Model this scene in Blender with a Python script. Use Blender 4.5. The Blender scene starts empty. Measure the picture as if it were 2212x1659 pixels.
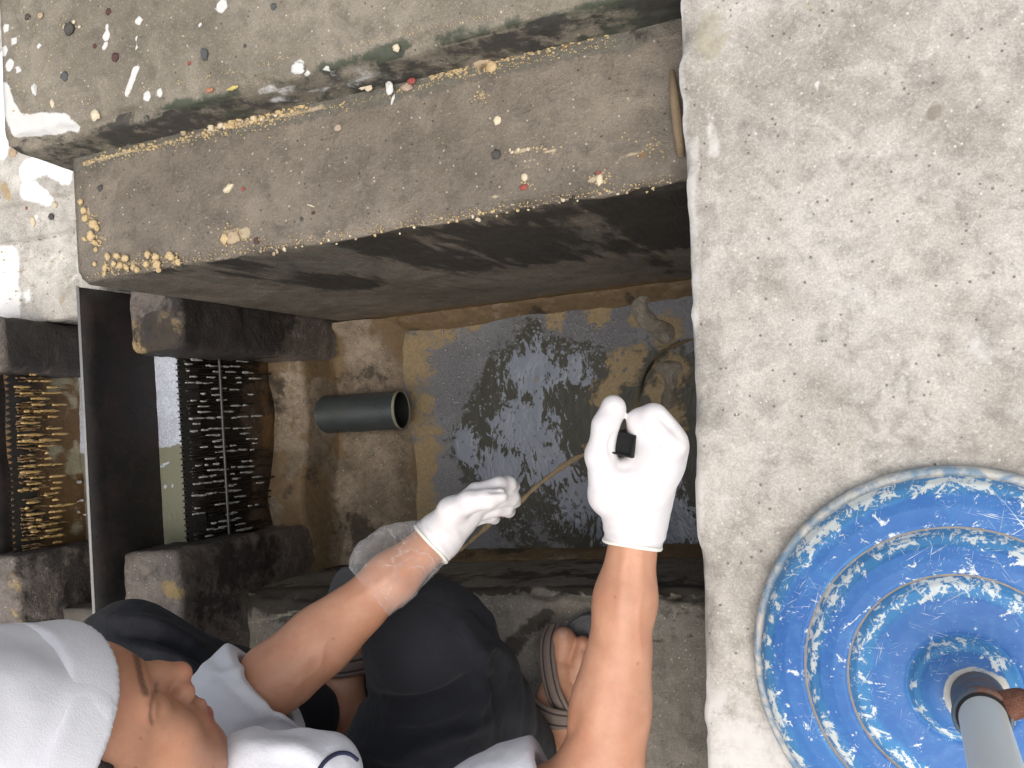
import bpy, bmesh, math, random
import numpy as np
from mathutils import Vector, Matrix
random.seed(7); rng = np.random.default_rng(7)
scene = bpy.context.scene
COL = scene.collection
R = math.radians

# ------------------------------------------------------------------ camera frame
FPX = 2065.0; CX, CY = 1106.0, 829.5; CAMH = 1.45
def _nrm(v): v = np.array(v, float); return v/np.linalg.norm(v)
_n = _nrm([844, 40, FPX]); _x = np.array([-5106, 470, FPX]); _x = _nrm(_x-_n*(_x@_n))
_Z = -_n; _X = -_x; _Y = np.cross(_Z, _X)
CAM = np.array([_X, _Y, _Z])            # rows: world axes expressed as (right, down, forward)
def at(px, py, z):
    """world point on the horizontal level z that the photograph shows at px, py"""
    d = CAM@np.array([px-CX, py-CY, FPX]); t = (z-CAMH)/d[2]
    return np.array([0, 0, CAMH])+d*t
def prj(P):
    q = (np.asarray(P, float)-[0, 0, CAMH])@CAM; return np.c_[CX+FPX*q[:, 0]/q[:, 2], CY+FPX*q[:, 1]/q[:, 2]]
def folds(lines):
    """cloth folds: each a drawn line (photo points, half width m, height m); returns a displacement field"""
    L = [(spline([(a, b, 0) for a, b in pts], 14)[:, :2], w, h) for pts, w, h in lines]
    def f(P):
        q = prj(P); s = np.linalg.norm(P-[0, 0, CAMH], axis=1)/FPX*.93; out = np.zeros(len(P))
        for S_, w, h in L:
            d = np.full(len(P), 1e9); tt = np.zeros(len(P))
            for i, (a, b) in enumerate(zip(S_, S_[1:])):
                ab = b-a; t = np.clip((q-a)@ab/(ab@ab+1e-9), 0, 1); e = np.linalg.norm(q-a-t[:, None]*ab, axis=1); u = e < d; d = np.where(u, e, d); tt = np.where(u, (i+t)/13, tt)
            out -= h*np.exp(-(d*s/w)**2)*np.sin(np.pi*np.clip(.1+.8*tt, 0, 1))
        return out
    return f
def on_surface(obj, pts, lift=0):
    """points of a built surface seen at the photo points, lifted towards the camera"""
    from mathutils.bvhtree import BVHTree
    me = obj.data; co = [v.co for v in me.vertices]; tr = BVHTree.FromPolygons(co, [p.vertices[:] for p in me.polygons]); out = []; o = Vector((0, 0, CAMH))
    for x, y in pts:
        d = Vector(at(x, y, 0))-o; h = tr.ray_cast(o, d.normalized())
        if h[0] is not None: out.append(np.array(h[0]-d.normalized()*lift))
    return out
def mpp(p):                              # metres per photo pixel at a world point
    q = (np.array(p)-[0, 0, CAMH])@CAM
    return q[2]/FPX

# ------------------------------------------------------------------ numpy noise
def _hash(i, j, k, s):
    h = (i*374761393+j*668265263+k*2147483647+s*974634599) & 0xffffffff
    h = ((h ^ (h >> 13))*1274126177) & 0xffffffff
    h = ((h ^ (h >> 16))*2246822519) & 0xffffffff
    return ((h ^ (h >> 15)) & 0xffff)/65535.0
def vnoise(P, scale, seed=0):
    q = np.asarray(P, float)*scale+1000.37; i = np.floor(q).astype(np.int64); f = q-i; f = f*f*(3-2*f)
    r = 0
    for a in (0, 1):
        for b in (0, 1):
            for c in (0, 1):
                w = (f[..., 0] if a else 1-f[..., 0])*(f[..., 1] if b else 1-f[..., 1])*(f[..., 2] if c else 1-f[..., 2])
                r = r+w*_hash(i[..., 0]+a, i[..., 1]+b, i[..., 2]+c, seed)
    return r
def fbm(P, scale, oct=4, seed=0, gain=.5):
    a = 1; s = 0; t = 0
    for o in range(oct):
        s = s+a*vnoise(P, scale*2.03**o, seed+o*17); t += a; a *= gain
    return s/t-.5

# ------------------------------------------------------------------ objects
def tag(o, label=None, cat=None, group=None, kind=None):
    if label: o['label'] = label
    if cat: o['category'] = cat
    if group: o['group'] = group
    if kind: o['kind'] = kind
    return o
def empty(name, loc=(0, 0, 0)):
    o = bpy.data.objects.new(name, None); o.empty_display_size = .05; COL.objects.link(o); o.location = loc
    return o
def link(name, me, mat=None, parent=None, smooth=True):
    if mat is not None:
        for m in (mat if isinstance(mat, (list, tuple)) else [mat]): me.materials.append(m)
    if smooth: me.polygons.foreach_set('use_smooth', [True]*len(me.polygons))
    me.update()
    o = bpy.data.objects.new(name, me); COL.objects.link(o)
    if parent is not None:
        o.parent = parent
        o.matrix_parent_inverse = Matrix.Translation(-Vector(parent.location)) if parent.parent is None else Matrix.Translation(-Vector(parent.parent.location)) if parent.type == 'MESH' and False else Matrix.Identity(4)
        if parent.parent is None: o.matrix_parent_inverse = Matrix.Translation(-Vector(parent.location))
    return o
def mesh(verts, faces, name='m'):
    me = bpy.data.meshes.new(name)
    V = np.asarray(verts, np.float32)
    if isinstance(faces, np.ndarray) and faces.ndim == 2:
        n, k = faces.shape
        me.vertices.add(len(V)); me.vertices.foreach_set('co', V.ravel())
        me.loops.add(n*k); me.loops.foreach_set('vertex_index', faces.astype(np.int32).ravel())
        me.polygons.add(n); me.polygons.foreach_set('loop_start', np.arange(0, n*k, k, dtype=np.int32))
        me.update(calc_edges=True); me.validate()
    else:
        me.from_pydata(V.tolist(), [], [list(map(int, f)) for f in faces]); me.update()
    return me
def setattr_col(me, name, arr):
    arr = np.asarray(arr, np.float32)
    if arr.shape[1] == 3: arr = np.c_[arr, np.ones(len(arr), np.float32)]
    a = me.attributes.new(name, 'FLOAT_COLOR', 'POINT'); a.data.foreach_set('color', arr.ravel())
def join(parts):
    V = []; Fs = []; n = 0
    for v, f in parts:
        V += [tuple(map(float, p)) for p in v]; Fs += [[int(i)+n for i in q] for q in f]; n = len(V)
    return V, Fs

def tube(pts, rad, n=12, caps=True):
    """swept round bar with one radius per point"""
    P = np.array(pts, float); m = len(P); rad = np.broadcast_to(np.array(rad, float), (m,))
    T = np.gradient(P, axis=0); T /= np.linalg.norm(T, axis=1)[:, None]+1e-12
    up = np.array([0, 0, 1.]) if abs(T[0][2]) < .9 else np.array([1., 0, 0])
    V = []; u = np.cross(T[0], up); u /= np.linalg.norm(u)
    for i in range(m):
        u = u-T[i]*(u@T[i]); u /= np.linalg.norm(u); w = np.cross(T[i], u)
        for k in range(n):
            a = 2*math.pi*k/n; V.append(P[i]+rad[i]*(math.cos(a)*u+math.sin(a)*w))
    Fs = [[i*n+k, i*n+(k+1) % n, (i+1)*n+(k+1) % n, (i+1)*n+k] for i in range(m-1) for k in range(n)]
    if caps: Fs += [list(range(n))[::-1], [(m-1)*n+k for k in range(n)]]
    return V, Fs
def spline(pts, n=40):
    P = np.array(pts, float); P = np.vstack([2*P[0]-P[1], P, 2*P[-1]-P[-2]]); out = []
    m = len(P)-3
    for t in np.linspace(0, m-1e-6, n):
        i = int(t); f = t-i; a, b, c, d = P[i:i+4]
        out.append(.5*((2*b)+(-a+c)*f+(2*a-5*b+4*c-d)*f*f+(-a+3*b-3*c+d)*f**3))
    return np.array(out)
def lathe(prof, n=96, c=(0, 0)):
    V = []; Fs = []; m = len(prof)
    for r, z in prof:
        for k in range(n):
            a = 2*math.pi*k/n; V.append((c[0]+r*math.cos(a), c[1]+r*math.sin(a), z))
    for i in range(m-1):
        for k in range(n): Fs.append([i*n+k, i*n+(k+1) % n, (i+1)*n+(k+1) % n, (i+1)*n+k])
    return V, Fs
def box(x0, x1, y0, y1, z0, z1, bev=.004):
    bm = bmesh.new(); bmesh.ops.create_cube(bm, size=1)
    for v in bm.verts: v.co = Vector(((x0+x1)/2+v.co.x*(x1-x0), (y0+y1)/2+v.co.y*(y1-y0), (z0+z1)/2+v.co.z*(z1-z0)))
    if bev: bmesh.ops.bevel(bm, geom=bm.edges[:], offset=bev, segments=2, affect='EDGES')
    V = [tuple(v.co) for v in bm.verts]; bm.verts.index_update(); Fs = [[v.index for v in f.verts] for f in bm.faces]; bm.free()
    return V, Fs
def rough_box(x0, x1, y0, y1, z0, z1, step=.008, rnd=.02, amp=.006, seed=0):
    """a weathered concrete block: rounded box, displaced by noise"""
    nx, ny, nz = [max(3, int(abs(b-a)/step)) for a, b in ((x0, x1), (y0, y1), (z0, z1))]
    V = []; Fs = []
    def face(n, m, fn):
        b = len(V)
        for i in range(n+1):
            for j in range(m+1): V.append(fn(i/n, j/m))
        for i in range(n):
            for j in range(m): Fs.append([b+i*(m+1)+j, b+(i+1)*(m+1)+j, b+(i+1)*(m+1)+j+1, b+i*(m+1)+j+1])
    L = lambda a, b, t: a+(b-a)*t
    face(nx, ny, lambda s, t: (L(x0, x1, s), L(y0, y1, t), z1)); face(ny, nx, lambda s, t: (L(x0, x1, t), L(y0, y1, s), z0))
    face(nx, nz, lambda s, t: (L(x1, x0, s), y1, L(z0, z1, t))); face(nx, nz, lambda s, t: (L(x0, x1, s), y0, L(z0, z1, t)))
    face(ny, nz, lambda s, t: (x1, L(y0, y1, s), L(z0, z1, t))); face(ny, nz, lambda s, t: (x0, L(y1, y0, s), L(z0, z1, t)))
    V = np.array(V); lo = np.array([x0, y0, z0]); hi = np.array([x1, y1, z1])
    q = np.clip(V, lo+rnd, hi-rnd); d = V-q; ln = np.linalg.norm(d, axis=1)[:, None]
    V = np.where(ln > 1e-9, q+d/np.maximum(ln, 1e-9)*rnd, V)
    nrm = d/np.maximum(ln, 1e-9)
    V = V+nrm*((fbm(V, 14, 4, seed)*2*amp+fbm(V, 70, 2, seed+5)*amp*.5)[:, None])
    bm = bmesh.new(); vs = [bm.verts.new(p) for p in V]
    for f in Fs: bm.faces.new([vs[i] for i in f])
    bmesh.ops.remove_doubles(bm, verts=bm.verts, dist=1e-4); bmesh.ops.recalc_face_normals(bm, faces=bm.faces)
    V = [tuple(v.co) for v in bm.verts]; bm.verts.index_update(); Fs = [[v.index for v in f.verts] for f in bm.faces]; bm.free()
    return V, Fs
def resample(poly, steps):
    out = []; 
    for (a, b), st in zip(zip(poly, poly[1:]), steps):
        a = np.array(a); b = np.array(b); n = max(1, int(np.linalg.norm(b-a)/st))
        for i in range(n): out.append(a+(b-a)*i/n)
    out.append(np.array(poly[-1])); return np.array(out)
def prism(prof, steps, ss, O, S, A, amp=.002, chip=.008, corners=(), seed=0):
    """closed profile (a, z) swept along S at the stations ss; corners (a, z) are chipped and rounded; returns V, F"""
    P = resample(list(prof)+[prof[0]], list(steps)); P = P[:-1]; m = len(P); n = len(ss)
    S = np.array(S, float); A = np.array(A, float); O = np.array(O, float)
    V = O[None, None]+np.array(ss)[:, None, None]*S+P[None, :, 0, None]*A+P[None, :, 1, None]*np.array([0, 0, 1.])
    cen = P.mean(0)
    dirs = np.zeros((m, 2)); w = np.zeros(m)
    for (ca, cz), inward in corners:
        d = np.linalg.norm(P-[ca, cz], axis=1); k = np.exp(-(d/.012)**2); w = np.maximum(w, k)
        dirs += k[:, None]*np.array(inward, float)
    inw = dirs[:, 0, None]*A+dirs[:, 1, None]*np.array([0, 0, 1.])
    ch = np.clip(fbm(V, 22, 4, seed)*2.2+.35, 0, 1.6)
    V = V+inw[None]*(ch*chip)[..., None]
    tang = np.roll(P, -1, 0)-np.roll(P, 1, 0); nr = np.c_[tang[:, 1], -tang[:, 0]]; nr /= np.linalg.norm(nr, axis=1)[:, None]+1e-9
    N3 = nr[:, 0, None]*A+nr[:, 1, None]*np.array([0, 0, 1.])
    V = V+N3[None]*((fbm(V, 9, 4, seed+3)*2*amp)+(fbm(V, 60, 2, seed+4)*amp*.6))[..., None]
    V = V.reshape(-1, 3)
    Fs = []
    for i in range(n-1):
        for j in range(m):
            k = (j+1) % m; Fs.append([i*m+j, (i+1)*m+j, (i+1)*m+k, i*m+k])
    Fs += [list(range(m)), [(n-1)*m+j for j in range(m)][::-1]]
    return V, Fs
def recalc(me):
    bm = bmesh.new(); bm.from_mesh(me); bmesh.ops.recalc_face_normals(bm, faces=bm.faces); bm.to_mesh(me); bm.free()
def lump(r, seed, sq=(1, 1, 1), n=10, amp=.5, f=1.3):
    V = []; Fs = []
    for i in range(n+1):
        t = math.pi*i/n
        for j in range(2*n): a = math.pi*j/n; V.append((math.sin(t)*math.cos(a), math.sin(t)*math.sin(a), math.cos(t)))
    for i in range(n):
        for j in range(2*n): Fs.append([i*2*n+j, (i+1)*2*n+j, (i+1)*2*n+(j+1) % (2*n), i*2*n+(j+1) % (2*n)])
    V = np.array(V); V = V*(1+amp*2*fbm(V+seed*3.1, f, 3, seed))[:, None]*np.array(sq)*r
    return V, Fs

# ------------------------------------------------------------------ node helper
class Mat:
    def __init__(s, name):
        s.m = bpy.data.materials.new(name); s.m.use_nodes = True; s.t = s.m.node_tree; s.b = s.t.nodes['Principled BSDF']; s.out = s.t.nodes['Material Output']
        s.co = s.n('ShaderNodeTexCoord').outputs['Object']
    def n(s, typ, **k):
        x = s.t.nodes.new(typ)
        for a, v in k.items(): setattr(x, a, v)
        return x
    def l(s, a, b):
        if hasattr(a, 'is_linked') or hasattr(a, 'links'): s.t.links.new(a, b)
        else:
            try: b.default_value = a
            except Exception: b.default_value = tuple(a)+(1,)
    def noise(s, scale, detail=6, rough=.6, vec=None, dist=0, sc=None):
        x = s.n('ShaderNodeTexNoise'); x.inputs['Scale'].default_value = scale; x.inputs['Detail'].default_value = detail
        x.inputs['Roughness'].default_value = rough; x.inputs['Distortion'].default_value = dist
        s.t.links.new(vec if vec is not None else s.co, x.inputs['Vector']); return x.outputs['Fac']
    def vor(s, scale, vec=None, feat='F1', rnd=1):
        x = s.n('ShaderNodeTexVoronoi', feature=feat); x.inputs['Scale'].default_value = scale; x.inputs['Randomness'].default_value = rnd
        s.t.links.new(vec if vec is not None else s.co, x.inputs['Vector']); return x.outputs['Distance'], x.outputs['Color']
    def mapping(s, loc=(0, 0, 0), rot=(0, 0, 0), scale=(1, 1, 1), vec=None):
        x = s.n('ShaderNodeMapping'); x.inputs['Location'].default_value = loc; x.inputs['Rotation'].default_value = rot; x.inputs['Scale'].default_value = scale
        s.t.links.new(vec if vec is not None else s.co, x.inputs['Vector']); return x.outputs['Vector']
    def step(s, f, a, b, to0=0, to1=1):
        x = s.n('ShaderNodeMapRange'); x.interpolation_type = 'SMOOTHSTEP'
        s.l(f, x.inputs[0]); x.inputs[1].default_value = a; x.inputs[2].default_value = b; x.inputs[3].default_value = to0; x.inputs[4].default_value = to1
        return x.outputs[0]
    def math(s, op, a, b=0, clamp=False):
        x = s.n('ShaderNodeMath', operation=op); x.use_clamp = clamp; s.l(a, x.inputs[0]); s.l(b, x.inputs[1]); return x.outputs[0]
    def mix(s, f, a, b, mode='MIX'):
        x = s.n('ShaderNodeMix', data_type='RGBA', blend_type=mode); s.l(f, x.inputs[0])
        for v, i in ((a, 6), (b, 7)):
            if isinstance(v, (tuple, list)): x.inputs[i].default_value = tuple(v)[:3]+(1,)
            else: s.t.links.new(v, x.inputs[i])
        return x.outputs[2]
    def attr(s, name):
        x = s.n('ShaderNodeAttribute', attribute_name=name); y = s.n('ShaderNodeSeparateColor'); s.t.links.new(x.outputs['Color'], y.inputs[0])
        return y.outputs[0], y.outputs[1], y.outputs[2], x.outputs['Alpha']
    def bump(s, h, strength=.3, dist=.004, prev=None):
        x = s.n('ShaderNodeBump'); x.inputs['Strength'].default_value = strength; x.inputs['Distance'].default_value = dist
        s.t.links.new(h, x.inputs['Height'])
        if prev is not None: s.t.links.new(prev, x.inputs['Normal'])
        return x.outputs['Normal']
    def done(s, col=None, rough=None, nrm=None, **k):
        I = s.b.inputs
        if col is not None:
            if isinstance(col, (tuple, list)): I['Base Color'].default_value = tuple(col)[:3]+(1,)
            else: s.t.links.new(col, I['Base Color'])
        if rough is not None: s.l(rough, I['Roughness'])
        if nrm is not None: s.t.links.new(nrm, I['Normal'])
        for a, v in k.items():
            a = a.replace('_', ' ')
            if a in I: s.l(v, I[a])
        return s.m
def plain(name, col, rough=.6, var=.25, scale=30, bump=.15, **k):
    m = Mat(name); n = m.noise(scale, 5, .65); n2 = m.noise(scale*7, 3, .6)
    c = m.mix(m.math('ADD', m.math('MULTIPLY', n, .7), m.math('MULTIPLY', n2, .3)), tuple(x*(1-var) for x in col), tuple(min(1, x*(1+var)) for x in col))
    return m.done(c, rough, m.bump(m.math('ADD', n, n2), bump, .003), **k)

def concrete(name, c0, c1, dark=(.03, .026, .02), moss=(.045, .05, .035), yellow=(.38, .22, .07), white=(.72, .70, .66), rough=.8, scale=6, speck=.4, wet=0, streak=False, grit=(.55, .5, .42), bmp=.5, ws=(.5, .65)):
    """weathered concrete; attribute 'mask' carries r dark grime, g rusty/yellow stain, b white paint or lime, a moss"""
    m = Mat(name); r, g, b, a = m.attr('mask')
    big = m.noise(scale, 8, .62); mid = m.noise(scale*6, 6, .65, dist=.4); fine = m.noise(scale*40, 4, .7); vf = m.noise(480, 2, .6)
    col = m.mix(m.step(big, .32, .68), c0, c1)
    col = m.mix(m.step(mid, .42, .72, 0, .62), col, tuple(x*.62 for x in c0))
    m2 = m.noise(scale*2.6, 7, .7, dist=.8); col = m.mix(m.step(m2, .5, .68, 0, .38), col, tuple(min(1, x*1.3) for x in c1)); col = m.mix(m.step(m2, .32, .46, .42, 0), col, tuple(x*.6 for x in c0))
    col = m.mix(m.step(fine, .52, .72, 0, .45), col, tuple(min(1, x*1.35) for x in c1))
    vc = m.step(vf, .3, .7, .86, 1.14)
    cc = m.n('ShaderNodeCombineColor'); [s_ for s_ in (m.l(vc, cc.inputs[0]), m.l(vc, cc.inputs[1]), m.l(vc, cc.inputs[2]))]
    col = m.mix(1.0, col, cc.outputs[0], 'MULTIPLY')
    d, vcol = m.vor(170)
    sp = m.n('ShaderNodeSeparateColor'); m.l(vcol, sp.inputs[0])
    pick = m.math('GREATER_THAN', sp.outputs[0], 1-.2*speck)
    dot = m.math('MULTIPLY', m.step(d, .12, .3, 1, 0), pick)
    col = m.mix(m.math('MULTIPLY', dot, .8), col, grit)
    pick2 = m.math('GREATER_THAN', sp.outputs[1], 1-.16*speck)
    col = m.mix(m.math('MULTIPLY', m.math('MULTIPLY', m.step(d, .14, .34, 1, 0), pick2), .75), col, tuple(x*.25 for x in c0))
    vec = m.mapping(scale=(1, 1, .22), rot=(0, 0, 0)) if streak else None
    n1 = m.noise(11, 9, .68, vec, dist=.5); n2 = m.noise(34, 8, .7, m.mapping(scale=(1.3, 1, .3), rot=(0, R(8), 0)) if streak else None, dist=.3)
    nn = m.math('ADD', m.math('MULTIPLY', n1, .55), m.math('MULTIPLY', n2, .45))
    def ragged(x, k=1.5, lo=.5, hi=.64):
        return m.step(m.math('ADD', x, m.math('MULTIPLY', m.math('SUBTRACT', nn, .5), k)), lo, hi)
    fr = m.noise(70, 5, .7)
    mm = ragged(a, 1.9, .47, .70); col = m.mix(m.math('MULTIPLY', mm, .93), col, m.mix(fr, tuple(x*.35 for x in moss), tuple(x*1.6 for x in moss)))
    my = ragged(g, 1.7); col = m.mix(m.math('MULTIPLY', my, .9), col, m.mix(fr, tuple(x*.45 for x in yellow), tuple(x*1.35 for x in yellow)))
    mk = ragged(r, 1.8, .47, .66); col = m.mix(m.math('MULTIPLY', mk, .93), col, m.mix(fr, tuple(x*.5 for x in dark), tuple(x*1.7 for x in dark)))
    mw = ragged(b, 1.2, *ws); col = m.mix(m.math('MULTIPLY', mw, .95), col, m.mix(fr, tuple(x*.85 for x in white), white))
    h = m.math('ADD', m.math('ADD', m.math('MULTIPLY', mid, 1.0), m.math('MULTIPLY', fine, .5)), m.math('MULTIPLY', m.step(d, .05, .3, 1, 0), .15))
    h = m.math('ADD', h, m.math('MULTIPLY', mm, m.math('MULTIPLY', fr, .8)))
    rg = rough
    if wet: rg = m.step(nn, .4, .62, rough-wet, rough)
    return m.done(col, rg, m.bump(h, bmp, .006))
# ------------------------------------------------------------------ signed distance bodies
class SDF:
    def __init__(s): s.p = []
    def cone(s, a, b, r1, r2=None, k=.012, op='u'):
        a = np.array(a, float); b = np.array(b, float); r2 = r1 if r2 is None else r2; ab = b-a; L = ab@ab+1e-12
        def f(P):
            t = np.clip((P-a)@ab/L, 0, 1); return np.linalg.norm(P-a-t[:, None]*ab, axis=1)-(r1+(r2-r1)*t)
        s.p.append((op, f, k, (a+b)/2, math.sqrt(L)/2+max(r1, r2))); return s
    def ball(s, c, r, k=.012, op='u'): return s.cone(c, np.array(c, float)+[0, 0, 1e-6], r, r, k, op)
    def ell(s, c, rad, M=None, k=.012, op='u'):
        c = np.array(c, float); rad = np.array(rad, float); M = np.eye(3) if M is None else np.array(M, float)  # rows: local axes in world
        def f(P):
            q = (P-c)@M.T; k0 = np.linalg.norm(q/rad, axis=1); k1 = np.linalg.norm(q/rad**2, axis=1)+1e-9; return k0*(k0-1)/k1
        s.p.append((op, f, k, c, max(rad))); return s
    def chain(s, pts, rs, k=.012, op='u'):
        for i in range(len(pts)-1): s.cone(pts[i], pts[i+1], rs[i], rs[i+1], k, op)
        return s
    def plane(s, o, n, k=.003):               # keeps the side the normal points to
        o = np.array(o, float); n = _nrm(n); s.p.append(('i', lambda P: -((P-o)@n), k, None, 0)); return s
    def raw(s, f, c=None, r=0, k=.004, op='u'): s.p.append((op, f, k, c, r)); return s
    def ev(s, P, c=None, R_=0):
        d = np.full(len(P), 10.)
        for op, f, k, pc, pr in s.p:
            if c is not None and pc is not None and np.linalg.norm(pc-c)-pr > R_+k+.012: continue
            e = f(P)
            if op == 'u':
                h = np.clip(.5+.5*(e-d)/k, 0, 1); d = e*(1-h)+d*h-k*h*(1-h)
            elif op == 's':
                h = np.clip(.5-.5*(d+e)/k, 0, 1); d = d*(1-h)-e*h+k*h*(1-h)
            elif op == 'i':
                h = np.clip(.5-.5*(e-d)/k, 0, 1); d = e*(1-h)+d*h+k*h*(1-h)
            elif op == 'd': d = d+e                # displacement
            elif op == 'o': d = d-k                # offset outward
        return d
    def bounds(s):
        lo = np.min([c-r for o, f, k, c, r in s.p if c is not None and o == 'u'], axis=0); hi = np.max([c+r for o, f, k, c, r in s.p if c is not None and o == 'u'], axis=0)
        return lo-.03, hi+.03
    def mesh(s, h=.003, name='body'):
        lo, hi = s.bounds(); B = 16; nb = np.ceil((hi-lo)/(h*B)).astype(int); hd = h*B*.5*math.sqrt(3)
        K = np.array([1, 4096, 4096*4096], np.int64); C = {}; cells = []; pos = []; quads = []
        I = np.stack(np.meshgrid(*[np.arange(n) for n in nb], indexing='ij'), -1).reshape(-1, 3)
        cen = lo+(I+.5)*h*B
        near = np.zeros(len(I), bool); dd = np.full(len(I), 10.)
        for op, f, k, pc, pr in s.p:
            if op == 'u': near |= f(cen) < hd+k+.02 if True else near
        I = I[near]; cen = cen[near]
        loc = np.stack(np.meshgrid(*[np.arange(-1, B+1)]*3, indexing='ij'), -1)
        offs = np.array([[a, b, c] for a in (0, 1) for b in (0, 1) for c in (0, 1)])
        edges = [(a, b) for a in range(8) for b in range(a+1, 8) if np.abs(offs[a]-offs[b]).sum() == 1]
        for ib, c in zip(I, cen):
            if abs(s.ev(c[None], c, hd)[0]) > hd*1.5+.02: continue
            P = lo+(ib*B+loc)*h
            D = s.ev(P.reshape(-1, 3), c, hd+h*2).reshape(loc.shape[:3])
            if (D > 0).all() or (D < 0).all(): continue
            # cells 0..B-1 (own) in index space of loc shifted by one
            Dn = D[1:, 1:, 1:]                     # samples 0..B
            cor = np.stack([Dn[o[0]:o[0]+B, o[1]:o[1]+B, o[2]:o[2]+B] for o in offs], -1)
            sg = cor < 0; act = sg.any(-1) & ~sg.all(-1)
            ci = np.argwhere(act)
            if len(ci):
                v = cor[act]; sm = np.zeros((len(v), 3)); ct = np.zeros(len(v))
                for a, b in edges:
                    x = (v[:, a] < 0) != (v[:, b] < 0)
                    t = np.where(x, v[:, a]/(v[:, a]-v[:, b]+1e-20), 0)
                    sm += np.where(x[:, None], offs[a]+t[:, None]*(offs[b]-offs[a]), 0); ct += x
                pos.append(lo+(ib*B+ci+sm/ct[:, None])*h); cells.append(((ib*B+ci+1)@K))
            for ax in range(3):
                sl0 = Dn[:B, :B, :B]; o = [0, 0, 0]; o[ax] = 1
                sl1 = Dn[o[0]:o[0]+B, o[1]:o[1]+B, o[2]:o[2]+B]
                x = np.argwhere((sl0 < 0) != (sl1 < 0))
                if not len(x): continue
                fl = sl0[tuple(x.T)] < 0
                g = ib*B+x+1; u = np.zeros(3, int); w = np.zeros(3, int); u[(ax+1) % 3] = 1; w[(ax+2) % 3] = 1
                q = np.stack([(g-u-w)@K, (g-w)@K, g@K, (g-u)@K], 1)
                q[~fl] = q[~fl][:, ::-1]; quads.append(q)
        cells = np.concatenate(cells); pos = np.concatenate(pos); quads = np.concatenate(quads)
        o = np.argsort(cells); cs = cells[o]; j = np.searchsorted(cs, quads); j = np.clip(j, 0, len(cs)-1)
        ok = (cs[j] == quads).all(1); fc = o[j[ok]]
        me = mesh(pos, fc, name); return me
def displace(me, field):
    V = np.zeros(len(me.vertices)*3, np.float32); me.vertices.foreach_get('co', V); V = V.reshape(-1, 3).astype(float)
    N = np.zeros(len(me.vertices)*3, np.float32); me.vertex_normals.foreach_get('vector', N); N = N.reshape(-1, 3)
    V = V-N*field(V)[:, None]; me.vertices.foreach_set('co', V.astype(np.float32).ravel()); me.update(); return me
# ------------------------------------------------------------------ masks for stains
def poly_d(V, pts):
    P = np.array(pts, float); d = np.full(len(V), 9.)
    if len(P) == 1: return np.linalg.norm(V-P[0], axis=1)
    for a, b in zip(P, P[1:]):
        ab = b-a; t = np.clip((V-a)@ab/(ab@ab+1e-12), 0, 1); d = np.minimum(d, np.linalg.norm(V-a-t[:, None]*ab, axis=1))
    return d
def masks(V, strokes, base=None):
    V = np.array(V, float); M = np.zeros((len(V), 4), np.float64)
    if base is not None: M += base(V)
    for ch, pts, z, rad, st in strokes:
        W = [at(x, y, z) for x, y in pts]; rr = rad*mpp(W[0]); d = poly_d(V, W)
        M[:, ch] = np.maximum(M[:, ch], st*np.clip(1.25-d/rr, 0, 1))
    return np.clip(M, 0, 1)
def ss(x, a, b): t = np.clip((x-a)/(b-a), 0, 1); return t*t*(3-2*t)

# ------------------------------------------------------------------ materials of the place
M_walk = concrete('pale concrete', (.295, .268, .23), (.465, .437, .396), dark=(.20, .175, .14), moss=(.33, .30, .225), yellow=(.46, .36, .24), white=(.63, .605, .575), scale=7, speck=.5, grit=(.60, .56, .51), bmp=.22, ws=(.48, .72))
M_top = concrete('grey brown concrete', (.155, .134, .10), (.245, .215, .168), dark=(.035, .032, .028), moss=(.05, .06, .04), scale=6, speck=.3, bmp=.35, white=(.66, .65, .63))
M_wall = concrete('brown stained concrete', (.125, .103, .078), (.205, .173, .135), dark=(.028, .023, .018), moss=(.135, .125, .10), yellow=(.20, .12, .042), white=(.47, .38, .25), scale=5, speck=.4, wet=.3, streak=True, bmp=.8)
M_land = concrete('worn light concrete', (.36, .335, .295), (.58, .55, .50), dark=(.06, .052, .042), moss=(.09, .085, .06), yellow=(.42, .30, .16), white=(.88, .87, .85), scale=7, speck=.6, bmp=.45)
M_ledge = concrete('mossy concrete', (.15, .13, .102), (.245, .22, .182), dark=(.034, .027, .019), moss=(.05, .055, .035), yellow=(.36, .22, .08), white=(.38, .34, .26), scale=6, speck=.5, wet=.15, streak=False, bmp=.5)
M_pier = concrete('blackened concrete', (.105, .086, .072), (.205, .172, .148), dark=(.026, .021, .019), moss=(.04, .042, .032), yellow=(.42, .30, .13), scale=11, speck=.5, wet=.35, bmp=1.0)
M_weirw = concrete('rust stained concrete', (.07, .045, .028), (.14, .095, .062), dark=(.010, .008, .007), moss=(.03, .022, .012), yellow=(.20, .11, .042), white=(.45, .40, .28), scale=16, speck=.5, wet=.45, streak=True, bmp=.8)
M_bed = concrete('silted concrete', (.14, .105, .07), (.28, .22, .155), dark=(.045, .034, .023), moss=(.06, .055, .03), yellow=(.18, .118, .058), white=(.42, .40, .39), scale=12, speck=.6, wet=.35, bmp=.6)
M_ground = plain('earth', (.16, .13, .10), .95, .3, 3)

# ------------------------------------------------------------------ setting
g = link('ground', mesh([(-60, -60, -.95), (60, -60, -.95), (60, 60, -.95), (-60, 60, -.95)], [[0, 1, 2, 3]]), M_ground); tag(g, kind='structure')

def add_prism(name, prof, steps, ss_, O, S, A, mat, strokes=(), base=None, parent=None, **k):
    V, Fs = prism(prof, steps, ss_, O, S, A, **k)
    me = mesh(V, Fs); recalc(me); setattr_col(me, 'mask', masks(V, strokes, base))
    return link(name, me, mat, parent)
def stations(a, b, fine0, fine1, fs, cs=.15):
    out = [a]; x = a
    while x < b:
        x += fs if fine0-fs <= x < fine1 else cs
        out.append(min(x, b))
    return out

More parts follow.
